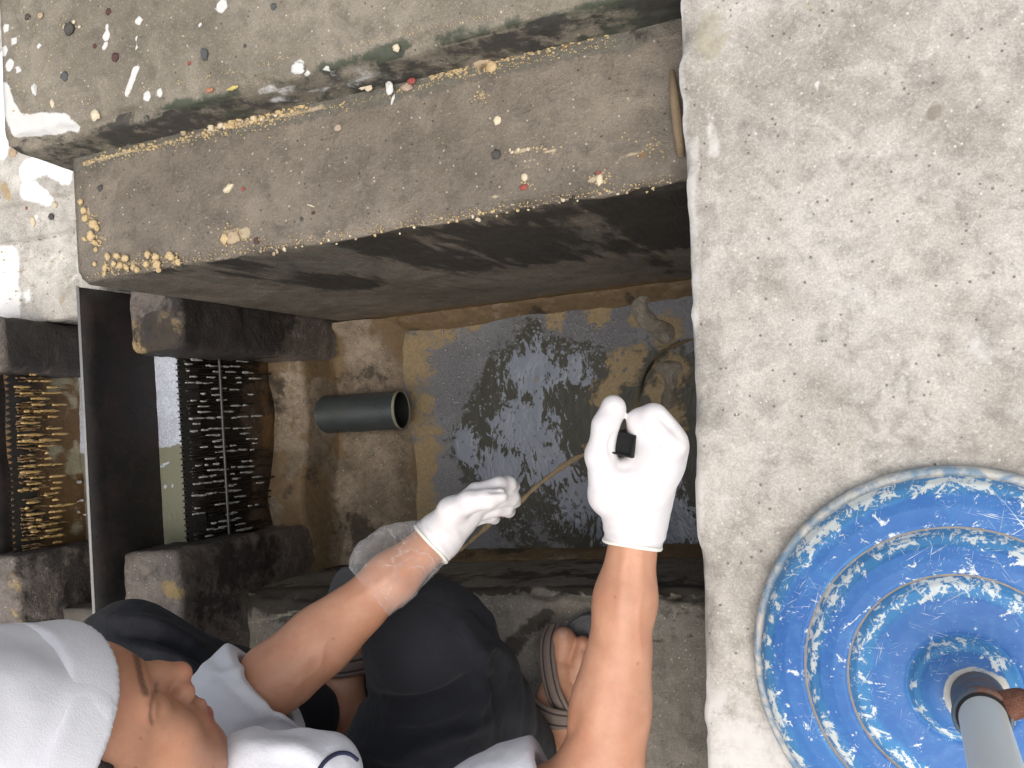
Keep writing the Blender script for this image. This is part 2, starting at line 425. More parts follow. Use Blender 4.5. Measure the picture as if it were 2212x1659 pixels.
# right-hand concrete walkway, top z = .47
ZW = .484
e0 = at(1461, 0, ZW); e1 = at(1526, 1659, ZW); dS = _nrm(e0-e1); dA = np.array([dS[1], -dS[0], 0])
edge_wear = lambda V: np.c_[np.zeros(len(V)), np.zeros(len(V)), np.clip(.74-((V-e1)@dA)/.035, 0, .74)*(np.abs(V[:, 2]-ZW) < .02), np.zeros(len(V))]
def walk_base(V):
    m = edge_wear(V); q = fbm(V, 3.1, 4, 37); q2 = fbm(V, 4.1, 4, 9)
    m[:, 2] = np.maximum(m[:, 2], np.clip(.30+q*1.5, 0, .62)); m[:, 3] = np.clip(.10+q2*1.5, 0, .55); m[:, 0] = np.clip(.10+fbm(V, 6, 4, 21)*1.1, 0, .5)
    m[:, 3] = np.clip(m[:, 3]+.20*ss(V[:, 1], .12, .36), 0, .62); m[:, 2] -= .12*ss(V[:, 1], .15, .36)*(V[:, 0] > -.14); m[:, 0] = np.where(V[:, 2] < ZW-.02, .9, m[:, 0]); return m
walk = add_prism('pavement', [(0, ZW), (.55, ZW), (3.2, ZW), (3.2, ZW-.13), (0, ZW-.13)], [.007, .25, .13, .25, .012], stations(-3, 3, -.75, .8, .007), e1+dS*.35+np.array([0, 0, -ZW]), dS, dA, M_walk,
  strokes=[(0, [(2015, 245)], ZW, 38, .75), (0, [(1990, 745)], ZW, 40, .5), (0, [(1845, 205)], ZW, 16, .55), (2, [(1765, 187)], ZW, 16, .9), (2, [(1530, 250), (1545, 330)], ZW, 34, .62), (2, [(1535, 420), (1550, 560)], ZW, 24, .5),
           (2, [(1500, 300), (1500, 700)], ZW, 26, .62), (2, [(1850, 640), (2150, 760), (2212, 900)], ZW, 110, .52), (2, [(1540, 960), (1560, 1100)], ZW, 45, .5), (2, [(1560, 1500), (1575, 1650)], ZW, 45, .6),
           (3, [(1530, 60), (1560, 180)], ZW, 70, .55), (3, [(1510, 0), (1800, 30), (2200, 90)], ZW, 100, .40), (3, [(1900, 110), (2212, 260)], ZW, 80, .36), (3, [(1530, 640), (1535, 720)], ZW, 40, .45), (1, [(2175, 1040)], ZW, 35, .42), (0, [(1560, 640), (1680, 760)], ZW, 60, .33), (0, [(1600, 330), (1640, 420)], ZW, 90, .3),
           (3, [(1560, 1180), (1600, 1400)], ZW, 70, .36), (0, [(1620, 1130), (1660, 1160)], ZW, 40, .4), (0, [(2000, 560), (2080, 480)], ZW, 70, .32), (2, [(1560, 780), (1700, 830)], ZW, 80, .40), (2, [(1830, 60), (1850, 50)], ZW, 60, .42), (2, [(1640, 560), (1900, 300)], ZW, 140, .26)],
  base=walk_base, amp=.0012, chip=.009, corners=[((0, ZW), (1, -.9))], seed=2)
tag(walk, kind='structure')
# far upper slab (top z = .5) whose front edge makes a low mossy riser above the beam
XE = -1.095
def top_base(V):
    m = np.zeros((len(V), 4))
    m[:, 0] = np.clip(.14+fbm(V, 5, 4, 31)*.9, 0, .35); m[:, 3] = np.clip(.05+fbm(V, 4, 3, 5)*.6+ss(V[:, 0], -.9, -.3)*.18*(V[:, 1] < .57), 0, .5)
    m[:, 0] = np.where(V[:, 2] < .464, .58+.25*fbm(V, 9, 3, 8), m[:, 0]); m[:, 3] = np.where(V[:, 2] < .464, .42+fbm(V, 13, 3, 77)*1.3+.2*ss(V[:, 0], -.9, -.5), np.maximum(m[:, 3], (.62+fbm(V, 10, 3, 78)*.9)*np.clip(1.2-(V[:, 1]-.449)/.022, 0, 1)*ss(V[:, 0], -1.05, -.8)))
    m[:, 2] = np.where(V[:, 2] < .464, np.clip(.28+fbm(V*np.array([.6, 1, 1]), 15, 3, 79)*1.2, 0, .7), m[:, 2])
    return m
wh = [(232, 60, 12), (230, 78, 15), (226, 100, 12), (300, 45, 16), (84, 99, 13), (30, 88, 14), (296, 85, 9), (645, 142, 20), (660, 158, 16), (480, 14, 22), (12, 60, 14), (8, 110, 16), (20, 140, 18), (40, 150, 12), (205, 135, 9), (318, 208, 18), (345, 200, 16), (296, 100, 10), (430, 55, 8), (700, 150, 14)]
top = add_prism('pavement', [(.449, .475), (.75, .475), (2.8, .475), (2.8, .3), (.439, .3)], [.007, .2, .1, .2, .008], stations(XE-.045, 3, XE-.045, .1, .007), (0, 0, 0), (1, 0, 0), (0, 1, 0), M_top,
  strokes=[(2, [(x, y)], .475, r, 1.0) for x, y, r in wh]+[(2, [(294, 148), (286, 172), (275, 203)], .475, 12, 1), (2, [(8, 195), (18, 230), (40, 262), (90, 262), (140, 262)], .475, 26, 1), (2, [(6, 120), (8, 200)], .5, 16, .7), (2, [(25, 250), (40, 285), (160, 275)], .47, 22, .95), (2, [(600, 235), (640, 215)], .46, 16, .5),
    (0, [(152, 66)], .5, 20, .6), (0, [(250, 124)], .5, 16, .6), (3, [(900, 150), (1100, 95), (1400, 20)], .5, 24, .8), (0, [(400, 235), (700, 165)], .5, 16, .62), (3, [(1250, 10), (1420, -10)], .5, 60, .6)],
  base=top_base, amp=.0025, chip=.016, corners=[((.449, .475), (1, -1))], seed=5)
tag(top, kind='structure')

# channel wall: raised beam (top z = .4) and its face down to the water
def wall_base(V):
    y, z, x = V[:, 1], V[:, 2], V[:, 0]; m = np.zeros((len(V), 4)); face = (y < .268) & (z < .392)
    topm = np.clip(.10+fbm(V, 6, 4, 41)*.7, 0, .30)
    lo = ss(z, .10, -.10)
    dark = np.clip(.60-.20*ss(-x, .5, .8)-.28*lo+fbm(V*np.array([1, 1, .35]), 9, 4, 44)*1.8+.2*ss(x, -.75, -.35)*(1-lo), .05, 1)
    m[:, 0] = np.where(face, dark, topm)
    m[:, 3] = np.where(face, np.clip(.34+.16*ss(-x, .5, .8)+fbm(V*np.array([1, 1, .4]), 10, 4, 46)*1.5, 0, .75)*(1-lo*.7), np.where(z > .39, .7*ss(y, .40, .437), 0))
    m[:, 1] = np.where(face & (z < 0), .75*ss(z, -.27, -.33)+.15*ss(z, -.05, -.2), 0)
    return m
wall = empty('channel_wall', (XE, .26, -.5)); tag(wall, 'raised brown concrete channel wall with crumbs along its top and a blackened mossy face', 'wall')
add_prism('wall_body', [(.26, .40), (.45, .40), (.7, .40), (.7, -.6), (.26, -.6)], [.007, .08, .3, .2, .009], stations(XE, 3, XE, -.1, .008), (0, 0, 0), (1, 0, 0), (0, 1, 0), M_wall,
  strokes=[(1, [(487, 512)], .4, 22, .55), (2, [(505, 440), (520, 520)], .4, 26, .42), (1, [(1046, 133)], .4, 28, .8), (1, [(1043, 211)], .4, 20, .62), (1, [(1140, 120), (1240, 92)], .4, 14, .55), (2, [(1285, 130), (1300, 150)], .4, 30, .35),
    (1, [(1380, 340), (1455, 290)], .4, 18, .6), (1, [(1440, 60), (1455, 180)], .4, 14, .5), (0, [(1380, 60), (1440, 100)], .4, 50, .5), (0, [(1445, 200), (1455, 330)], .4, 16, .6), (0, [(180, 380), (190, 560)], .4, 10, .4), (2, [(190, 604), (800, 503), (1470, 393)], .4, 9, .62), (2, [(180, 355), (480, 276), (700, 228)], .4, 12, .66), (2, [(900, 178), (1180, 105), (1400, 52)], .4, 9, .62), (2, [(1110, 327), (1200, 325)], .4, 9, .7), (2, [(1130, 385), (1150, 400)], .4, 10, .7), (2, [(1270, 395), (1310, 372), (1330, 385)], .4, 11, .7), (2, [(1330, 350), (1440, 300)], .4, 14, .62), (2, [(487, 512), (530, 505)], .4, 24, .72), (2, [(1043, 205)], .4, 16, .75), (2, [(190, 450), (205, 510)], .4, 13, .62), (2, [(230, 575), (380, 562)], .4, 15, .62), (2, [(1120, 250), (1400, 220)], .4, 60, .3), (2, [(1050, 420), (1120, 440)], .4, 12, .62)],
  base=wall_base, parent=wall, amp=.0016, chip=.010, corners=[((.26, .40), (1, -1))], seed=11)

# lower landing left of the beam (z = .16), with a low raised strip, and its mate on the near bank
def land_base(V):
    m = np.zeros((len(V), 4)); face = V[:, 1] < .264
    m[:, 0] = np.where(face & (V[:, 2] < .14), .62, np.clip(.1+fbm(V, 7, 4, 51)*.9, 0, .4)); m[:, 3] = np.clip(.1+fbm(V, 5, 3, 53)*.8, 0, .4)
    m[:, 2] = np.clip(.18+fbm(V, 5, 4, 57)*1.3, 0, .5)*(~face); return m
land = add_prism('landing', [(.26, .16), (.412, .16), (.418, .172), (.475, .172), (.482, .186), (.9, .186), (3, .186), (3, -.6), (.26, -.6)], [.008, .004, .008, .004, .01, .2, .3, .3, .012], stations(-4, -1.299, -1.75, -1.2, .008), (0, 0, 0), (1, 0, 0), (0, 1, 0), M_land,
  strokes=[(2, [(60, 370), (100, 350), (140, 370)], .186, 40, 1), (2, [(60, 410), (90, 430)], .186, 34, 1), (2, [(10, 560), (20, 680)], .16, 55, .9), (2, [(60, 640)], .16, 40, .62), (1, [(8, 400), (20, 430)], .186, 18, .75), (2, [(8, 120), (8, 330)], .186, 26, .8), (0, [(25, 330), (40, 310)], .186, 22, .5), (0, [(0, 535), (165, 505)], .16, 9, .55), (2, [(72, 478), (80, 470)], .17, 12, .8), (1, [(130, 655), (140, 640)], .16, 14, .6)],
  base=land_base, amp=.0022, chip=.012, corners=[((.26, .16), (1, -1))], seed=13)
tag(land, kind='structure')
tag(add_prism('landing', [(.305, .158), (.9, .158), (.9, -.6), (.305, -.6)], [.02, .1, .2, .02], stations(-1.299, XE+.003, -1.3, -1, .02), (0, 0, 0), (1, 0, 0), (0, 1, 0), M_land, base=land_base, amp=.002, chip=.006, corners=[((.305, .158), (1, -1))], seed=14), kind='structure')
land2 = add_prism('landing', [(-.26, .16), (-.9, .16), (-2.5, .16), (-2.5, -.6), (-.26, -.6)], [.012, .1, .3, .3, .012], stations(-4, -1.30, -1.75, -1.30, .012), (0, 0, 0), (1, 0, 0), (0, 1, 0), M_land,
  base=lambda V: np.c_[np.full(len(V), .95), np.full(len(V), .1), np.zeros(len(V)), np.full(len(V), .3)], amp=.002, chip=.012, corners=[((-.26, .16), (-1, -1))], seed=15)
tag(land2, kind='structure')
# near ledge the person squats on (z = 0) and its face to the water
def ledge_base(V):
    y, z = V[:, 1], V[:, 2]; m = np.zeros((len(V), 4)); face = (y > -.268) & (z < -.006)
    q = fbm(V*np.array([.45, 1, 1]), 9, 4, 61); band = ss(y, -.36, -.29)
    m[:, 0] = np.where(face, np.clip(.42+q*1.1+.45*ss(z, -.06, -.01), 0, 1), np.clip(.10+band*.50+q*1.1, 0, .9))
    m[:, 2] = np.where(face, 0, np.clip(band*.42+fbm(V*np.array([.5, 1, 1]), 12, 4, 63)*1.2*band, 0, .75))
    m[:, 3] = np.where(face, .15, np.clip(.15+fbm(V, 6, 3, 65)*.6, 0, .4))
    m[:, 1] = np.where(face, .72*ss(z, -.30, -.35)+.12, 0); return m
ledge = add_prism('pavement', [(-.26, 0), (-.62, 0), (-2.6, 0), (-2.6, -.6), (-.26, -.6)], [.007, .05, .3, .2, .009], stations(-1.30, 3, -1.30, -.1, .008), (0, 0, 0), (1, 0, 0), (0, 1, 0), M_ledge,
  strokes=[(2, [(1600-30, 1545)], 0, 8, .9), (2, [(520, 1350), (690, 1312)], 0, 14, .66), (0, [(520, 1300), (640, 1300), (720, 1288)], 0, 24, .85), (0, [(1100, 1400), (1180, 1330)], 0, 36, .8), (0, [(1400, 1385), (1500, 1375)], 0, 10, .65)],
  base=ledge_base, amp=.0045, chip=.024, corners=[((-.26, 0), (-1, -1))], seed=17)
tag(ledge, kind='structure')

# channel bed and the benching under the pipe
bed = add_prism('channel_bed', [(-.27, -.47), (.27, -.47), (.27, -.6), (-.27, -.6)], [.05, .1, .1, .1], stations(-2.2, 3, -1, 0, .05), (0, 0, 0), (1, 0, 0), (0, 1, 0), M_bed, base=lambda V: np.c_[np.full(len(V), .5), np.zeros(len(V)), np.zeros(len(V)), np.zeros(len(V))]); tag(bed, kind='structure')

def sheet(name, nx, ny, fn, mat, maskfn=None, parent=None, z_thick=None):
    u, v = np.meshgrid(np.linspace(0, 1, nx+1), np.linspace(0, 1, ny+1), indexing='ij')
    V = fn(u.ravel(), v.ravel()); idx = np.arange((nx+1)*(ny+1)).reshape(nx+1, ny+1)
    F_ = np.stack([idx[:-1, :-1], idx[1:, :-1], idx[1:, 1:], idx[:-1, 1:]], -1).reshape(-1, 4)
    me = mesh(V, F_)
    if maskfn is not None: setattr_col(me, 'mask', maskfn(V))
    return link(name, me, mat, parent)
# sloping sill of silt and scale in front of the first weir
def sill_fn(u, v):
    x = -1.222+.30*u; y = -.258+.516*v
    z = -.315-.085*ss(u, .5, 1)-.02*u; V = np.c_[x, y, z]
    z = z+fbm(V, 12, 4, 71)*.026+fbm(V, 5, 2, 72)*.05+.03*np.exp(-((v-.28)/.12)**2)*(1-u)-.012*np.exp(-((v-.63)/.1)**2)
    z = z+.105*(1-ss(u, .24, .31)); z = z+.03*(np.exp(-(v/.06)**2)+np.exp(-((1-v)/.06)**2)); return np.c_[x, y, z]
def sill_mask(V):
    u = (V[:, 0]+1.222)/.30; v = (V[:, 1]+.258)/.516; m = np.zeros((len(V), 4))
    m[:, 1] = np.clip(.12+.42*ss(u, .45, .85)+.22*np.exp(-(((v-.93)/.1)**2))+fbm(V, 9, 3, 73)*.9, 0, .85); m[:, 0] = np.clip(.72-.62*ss(u, .1, .6)+fbm(V, 10, 4, 75)*1.6+.2*np.exp(-((v-.12)/.1)**2), 0, .9)
    rs = 1-ss(u, .28, .48); m[:, 1] = np.clip(m[:, 1]+rs*(.5+fbm(V, 20, 3, 76)*1.2), 0, 1); m[:, 0] = np.clip(m[:, 0]-.35*rs, 0, 1); m[:, 2] = .35*np.exp(-((v-.45)/.15)**2)*ss(u, .55, .85); return m
sill = sheet('silt_bank', 70, 110, sill_fn, M_bed, sill_mask); tag(sill, kind='structure')

# scale ridge of ochre scum along both walls at the water line
def ridge(name, y0, sgn, x0, x1, seed, w=.035, amp=.018):
    def fn(u, v):
        x = x0+(x1-x0)*u; base = np.c_[x, np.zeros_like(x), np.zeros_like(x)]; ww = w*(1+1.2*fbm(base, 5, 3, seed))
        y = y0-sgn*ww*v; z = -.335+.012*fbm(base, 9, 3, seed+2)-.055*v**1.3; V = np.c_[x, y, z]; z = z+fbm(V, 45, 3, seed+4)*amp; return np.c_[x, y, z]
    return sheet(name, 220, 10, fn, M_bed, lambda V: np.c_[np.clip(.26+fbm(V, 14, 3, seed+6)*1.4, 0, .8), np.clip(.75+fbm(V, 10, 3, seed+8)*.6, 0, 1), np.zeros(len(V)), np.zeros(len(V))])
tag(ridge('scum_edge', .2595, 1, -1.10, -.30, 81), kind='stuff'); tag(ridge('scum_edge', -.2595, -1, -1.0, -.1, 91, .022), kind='stuff')

# ------------------------------------------------------------------ water
def water_mat(name, deep, film, tan, filmamt=1., glint=True):
    m = Mat(name); r, g, b, a = m.attr('mask')
    n1 = m.noise(16, 8, .62, dist=1.2); n2 = m.noise(60, 6, .65, dist=.6); n3 = m.noise(7, 4, .55)
    nn = m.math('ADD', m.math('MULTIPLY', n1, .6), m.math('MULTIPLY', n2, .4))
    f = m.step(m.math('ADD', r, m.math('MULTIPLY', m.math('SUBTRACT', nn, .5), 2.2)), .42, .62)
    t = m.step(m.math('ADD', g, m.math('MULTIPLY', m.math('SUBTRACT', nn, .5), 1.8)), .42, .66)
    fr = m.noise(150, 4, .7)
    d1, c1 = m.vor(120); bub = m.step(d1, .18, .42, 1, 0)
    d2, c2 = m.vor(260); bub2 = m.step(d2, .15, .4, 1, 0)
    filmc = m.mix(m.step(n3, .35, .65), film, tuple(x*.72 for x in film)); filmc = m.mix(m.math('MULTIPLY', m.step(fr, .4, .7), .5), filmc, tuple(x*.55 for x in film))
    filmc = m.mix(m.math('MULTIPLY', bub2, .35), filmc, tuple(min(1, x*1.9) for x in film))
    tanc = m.mix(fr, tuple(x*.5 for x in tan), tuple(min(1, x*1.4) for x in tan))
    col = m.mix(f, deep, filmc); col = m.mix(t, col, tanc); 
    # clear, wind-worked water: sky reflection painted as blue-grey patches in the base colour
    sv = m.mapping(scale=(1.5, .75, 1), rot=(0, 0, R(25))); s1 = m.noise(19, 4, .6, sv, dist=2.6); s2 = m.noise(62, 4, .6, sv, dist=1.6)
    painted_sky = m.step(m.math('ADD', m.math('ADD', m.math('MULTIPLY', s1, .60), m.math('MULTIPLY', s2, .40)), m.math('MULTIPLY', m.math('SUBTRACT', b, .5), .30)), .505, .55)
    painted_sky = m.math('MULTIPLY', painted_sky, m.math('MULTIPLY', m.math('SUBTRACT', 1, f), m.math('SUBTRACT', 1, t)))
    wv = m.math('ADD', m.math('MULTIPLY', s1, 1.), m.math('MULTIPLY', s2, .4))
    hh = m.math('ADD', m.math('MULTIPLY', m.math('MULTIPLY', fr, f), .25), m.math('MULTIPLY', t, m.math('ADD', .4, fr)))
    hh = m.math('ADD', hh, m.math('MULTIPLY', m.math('MULTIPLY', bub, f), .3))
    nrm = m.bump(wv, .22, .010); nrm = m.bump(hh, .35, .004, nrm)
    col = m.mix(painted_sky, col, m.mix(n3, (.15, .168, .205), (.21, .232, .275)))
    rg = m.math('ADD', m.math('MULTIPLY', f, .40), .08); rg = m.math('ADD', rg, m.math('MULTIPLY', t, .5))
    sp_ = m.math('ADD', .25, m.math('MULTIPLY', painted_sky, .15))
    m.l(m.math('ADD', 1.33, m.math('MULTIPLY', painted_sky, .2)), m.b.inputs['IOR'])
    return m.done(col, rg, nrm, Specular_IOR_Level=sp_)
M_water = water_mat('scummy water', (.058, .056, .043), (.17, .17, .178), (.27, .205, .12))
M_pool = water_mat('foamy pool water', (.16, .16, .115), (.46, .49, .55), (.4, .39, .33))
ZWAT = -.378
def water_fn(u, v):
    x = -1.0+3.0*u**1.6; y = -.262+.524*v; V = np.c_[x, y, np.full_like(x, ZWAT)]
    amp = .0016*ss(x, -.93, -.75)
    V[:, 2] += amp*2*(fbm(V, 26, 3, 101)+.6*fbm(V*np.array([1.4, .7, 1]), 13, 2, 103)); return V
def water_mask(V):
    m = np.zeros((len(V), 4)); x, y = V[:, 0], V[:, 1]
    film = .78*np.clip(ss(y, .05, .2)+ss(x, -.78, -.93)*1.1+.62*ss(y, -.10, -.2)*ss(x, -.45, -.62), 0, 1)
    m[:, 0] = np.clip(film+fbm(V, 6, 3, 107)*.5+.16, 0, 1)
    def blob(px, py, r, st, ch=1):
        c = at(px, py, ZWAT); d = np.hypot(x-c[0], y-c[1]); m[:, ch] = np.maximum(m[:, ch], st*np.clip(1.3-d/(r*mpp(c)), 0, 1))
    m[:, 1] = np.maximum(m[:, 1], np.clip(.60*ss(-x, .86, .955)+fbm(V, 11, 3, 119)*.7*ss(-x, .84, .9), 0, .8))
    for a in [(960, 715, 55, .75), (1020, 700, 40, .6), (1200, 690, 34, .8), (1290, 675, 50, .75), (1375, 690, 30, .8), (1345, 790, 60, .85), (1310, 850, 50, .8), (1380, 760, 45, .6), (1440, 900, 70, .75), (1420, 850, 50, .7), (905, 790, 26, .7), (885, 770, 30, .7), (1270, 970, 18, .7), (1160, 820, 14, .55), (1245, 1065, 14, .55), (870, 1060, 60, .5), (1440, 720, 60, .75), (1450, 800, 60, .8), (1400, 600, 26, .9), (1395, 640, 26, .9), (1390, 680, 24, .85)]: blob(*a)
    # clear glossy tongue through the middle, where the painted sky reflection is strongest
    for px, py, r in [(1150, 800, 110), (1130, 920, 120), (1080, 1020, 90), (1190, 1010, 90), (1250, 1080, 90), (1350, 1140, 120), (1450, 1130, 120), (1240, 800, 70), (1000, 960, 60)]:
        c = at(px, py, ZWAT); d = np.hypot(x-c[0], y-c[1]); m[:, 0] -= .75*np.clip(1.2-d/(r*mpp(c)), 0, 1); m[:, 2] = np.maximum(m[:, 2], np.clip(1.2-d/(r*.9*mpp(c)), 0, 1))
    return np.clip(m, 0, 1)
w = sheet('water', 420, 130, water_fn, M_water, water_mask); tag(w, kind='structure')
def pool(name, x0, x1, z, seed, foam):
    def fn(u, v):
        V = np.c_[x0+(x1-x0)*u, -.262+.524*v, np.full(len(u), z)]; V[:, 2] += .002*fbm(V, 40, 3, seed); return V
    def mk(V):
        m = np.zeros((len(V), 4)); m[:, 0] = np.clip(foam(V)+fbm(V, 22, 3, seed+1)*.35, 0, 1); return m
    o = sheet(name, 30, 110, fn, M_pool, mk); tag(o, kind='structure'); return o
yb = at(360, 965, .045)[1]
def foam1(V):
    d = np.full(len(V), 0.)
    d = np.maximum(d, ss(V[:, 1], yb-.012, yb+.012)*.95)
    for px, py, r in [(350, 1005, 9), (360, 1000, 6), (372, 1050, 9), (357, 1052, 7), (345, 1110, 9), (372, 1115, 6)]:
        c = at(px, py, .045); d = np.maximum(d, .85*np.clip(1.3-np.hypot(V[:, 0]-c[0], V[:, 1]-c[1])/(r*mpp(c)), 0, 1))
    return d
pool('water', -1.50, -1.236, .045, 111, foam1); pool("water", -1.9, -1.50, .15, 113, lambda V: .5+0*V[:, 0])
# ------------------------------------------------------------------ piers, gate, weirs, pipe
def pier(x0, x1, y0, y1, zt, label, topyel, seed, base=None):
    V, Fs = rough_box(x0, x1, y0, y1, -.5, zt, .009, .012, .009, seed); V = np.array(V)
    me = mesh(V, Fs); 
    m = np.zeros((len(V), 4)); right = V[:, 0] > x1-.012; z = V[:, 2]
    top_ = z > zt-.012
    m[:, 0] = np.where(top_, np.clip(.36+fbm(V, 14, 3, seed)*.8, 0, .8), np.clip(.80-.62*ss(z, zt-.22, -.28)+fbm(V, 11, 4, seed+1)*.8, 0, 1))
    m[:, 1] = np.where(top_, np.clip(topyel+fbm(V, 16, 3, seed+2)*.9, 0, .8), .68*ss(z, -.24, -.36)+.1)
    m[:, 3] = .15
    if y0 < 0: m[:, 0] *= np.where(right & ~top_, .72, 1)
    if base is not None: base(V, m)
    setattr_col(me, 'mask', m); o = link('concrete_pier', me, M_pier); tag(o, label, 'pier', 'concrete guide piers'); return o
def light_lower(V, m):
    t = V[:, 2] > .155; m[:, 1] = np.where(t, np.clip(.33+fbm(V, 18, 3, 8)*1.1, 0, .8), m[:, 1]); m[:, 0] = np.where(t, .30+1.1*fbm(V, 16, 3, 5), m[:, 0]*.92); 
pier(-1.225, -1.116, .178, .30, .17, 'blackened concrete pier under the beam end, right of the black gate', .42, 121, lambda V, m: m.__setitem__((slice(None), 0), np.where(V[:, 2] > .158, np.clip(.62+fbm(V, 20, 3, 5)*1.2, 0, .9), m[:, 0])))
pier(-1.275, -1.146, -.40, -.160, .17, 'light topped rough concrete pier on the near bank between black gate and forearm', .33, 125, light_lower)
pier(-1.56, -1.425, .165, .262, .262, 'dark pier below the light landing, at the left edge left of the black gate', .1, 131)
pier(-1.56, -1.421, -.40, -.150, .255, 'pier just above the white cap, left of the black gate', .3, 135, lambda V, m: light_lower(V-np.array([0, 0, .085]), m))

def metal(name, c, rough=.45, metallic=.0, rust=(.06, .03, .018), amt=.5, bmp=.3, sc=14):
    m = Mat(name); n = m.noise(sc, 8, .65); f = m.noise(sc*9, 4, .7); k = m.step(m.math('ADD', m.math('MULTIPLY', n, .6), m.math('MULTIPLY', f, .4)), .62-amt*.3, .78-amt*.3)
    col = m.mix(k, c, rust); col = m.mix(m.math('MULTIPLY', m.step(f, .5, .75), .4), col, tuple(min(1, x*2) for x in c))
    return m.done(col, m.step(n, .3, .7, rough-.12, rough+.2), m.bump(m.math('ADD', n, f), bmp, .003), Metallic=metallic)
M_gate = metal('black stained plate', (.010, .009, .009), .62, 0, (.022, .013, .011), .6)
M_gedge = plain('scuffed plate edge', (.26, .25, .24), .6, .3, 40)
gate = empty('sluice_gate', (-1.29, 0, -.3)); tag(gate, 'tall black stained gate plate standing across the channel between the piers', 'gate')
def gate_panel():
    V, Fs = rough_box(-1.2935, -1.2885, -.262, .30, -.5, .214, .03, .0012, .0003, 141); return V, Fs
V, Fs = gate_panel(); link('panel', mesh(V, Fs), M_gate, gate)
V, Fs = box(-1.2945, -1.2885, -.262, .302, .2143, .2163, .0006); link('edge_strip', mesh(V, Fs), M_gedge, gate)

M_wet = plain('wet black slime', (.018, .014, .011), .12, .5, 60, .5); M_drip = plain('wet amber slime', (.40, .27, .11), .14, .7, 35, .6); M_brown = plain('brown slime', (.13, .08, .035), .2, .6, 50, .5); M_foamw = plain('running water', (.36, .35, .33), .12, .5, 90, .6)
M_tooth = plain('tarnished weir teeth', (.03, .028, .025), .3, .6, 70)
def weir(x, zt, zb, label, amber, seed, rail_z):
    e = empty('weir', (x, 0, zb)); tag(e, label, 'weir', 'stepped toothed weirs')
    V, Fs = rough_box(x-.03, x, -.258, .258, zb-.25, zt-.012, .009, .004, .008, seed); V = np.array(V); me = mesh(V, Fs)
    m = np.zeros((len(V), 4)); z = V[:, 2]; h = (zt-z)/(zt-zb)
    m[:, 0] = np.clip((.98-.95*ss(h, .30, .60)+fbm(V, 10, 4, seed)*.7)*(1-amber*.75), 0, 1); m[:, 1] = np.clip(.25+.5*ss(h, .4, .8)+amber*.42+fbm(V, 16, 3, seed+1)*(.8+.9*amber), 0, 1); m[:, 2] = np.clip(.38+fbm(V, 24, 3, seed+2)*1.2, 0, .8)*amber
    setattr_col(me, 'mask', m); link('weir_wall', me, M_weirw, e)
    # toothed lip: one plate with V-notches, built as a strip
    ys = np.arange(-.256, .2561, .0055); V = []; Fs = []
    for i, y in enumerate(ys):
        zz = zt+(.007 if i % 2 else -.006)
        for xx in (x-.001, x+.004): V += [(xx, y, zt-.05), (xx, y, zz)]
    for i in range(len(ys)-1):
        a = i*4; b = a+4; Fs += [[a, b, b+1, a+1], [a+2, a+3, b+3, b+2], [a+1, b+1, b+3, a+3], [a, a+2, b+2, b]]
    link('notched_lip', mesh(V, Fs), M_tooth, e, smooth=False)
    V, Fs = tube(spline([(x+.026, -.255, rail_z), (x+.024, 0, rail_z-.002), (x+.026, .255, rail_z)], 30), .0027, 10)
    if not amber: link('rail', mesh(V, Fs), plain('wet steel rail', (.05, .05, .05), .35, .3, 60), e)
    # running water and slime strands that hang from the notches
    rr = np.random.default_rng(seed); sets = {'slime_strand': [], 'water_trickle': []}
    for i in range(150):
        y = rr.uniform(-.25, .25); L = (zt-zb)*rr.uniform(.12, .42)*(.8 if amber else 1); z0 = zt-.012 if rr.random() < .6 else zt-(zt-zb)*rr.uniform(.1, .3); n = 9
        wob = .0015*rr.normal(size=2); z1 = max(z0-L, zb+.02)
        pts = [(x+.006+.012*t+.003*math.sin(9*t+i)+.0015*rr.normal(), y+wob[0]*t+.0006*math.sin(11*t+i*2)+.0006*rr.normal(), z0+(z1-z0)*t) for t in np.linspace(0, 1, n)]
        sets['slime_strand'].append(tube(pts, [.0012+.0016*rr.random()*(1-.7*abs(2*t-1)) for t in np.linspace(0, 1, n)], 6))
    for i in range(190 if not amber else 130):
        y = rr.uniform(-.25, .25); y = round(y/.011)*.011+.0008*rr.normal(); z0 = zt-(zt-zb)*rr.uniform(.0, .42 if not amber else .45); L = rr.uniform(.005, .035 if not amber else .04); n = 6
        xo = .012+.02*(zt-z0)/(zt-zb)+.004*rr.random()
        pts = [(x+xo+.004*t, y+.0003*math.sin(7*t+i), z0-L*t) for t in np.linspace(0, 1, n)]
        sets['water_trickle'].append(tube(pts, [(.0011 if not amber else .0015)+.0017*rr.random()*math.sin(math.pi*(.1+.8*t)) for t in np.linspace(0, 1, n)], 6))
    if amber:
        sets['foam'] = []
        for i in range(40):
            q = at(rr.normal(150, 16), [1085, 1105, 1045][i % 3]+rr.normal()*7, .06); sets['foam'].append((lump(.002+.003*rr.random(), i, (1.6, .8, .8), 5, .4)[0]+q, lump(.002, i, (1, 1, 1), 5, .4)[1]))
    for k, mt in (('slime_strand', M_brown if amber else M_wet), ('water_trickle', M_drip if amber else M_foamw), ('foam', M_foamw)):
        if k not in sets: continue
        V, Fs = join(sets[k]); o = link(k, mesh(V, Fs), mt, e); o['kind'] = 'stuff'
    return e
weir(-1.230, .05, -.38, 'black toothed weir with thin dripping water, between the foamy pool and the pipe', 0, 151, -.035)
weir(-1.482, .205, .03, 'golden brown weir with amber slime left of the black gate', 1, 161, .19)
# dark post plate at the far left, behind the amber weir
V, Fs = rough_box(-1.512, -1.500, -.258, .258, -.4, .235, .03, .001, .0005, 171); o = link('baffle_plate', mesh(V, Fs), M_gate); tag(o, 'thin dark baffle plate behind the golden brown weir at the left edge', 'plate')

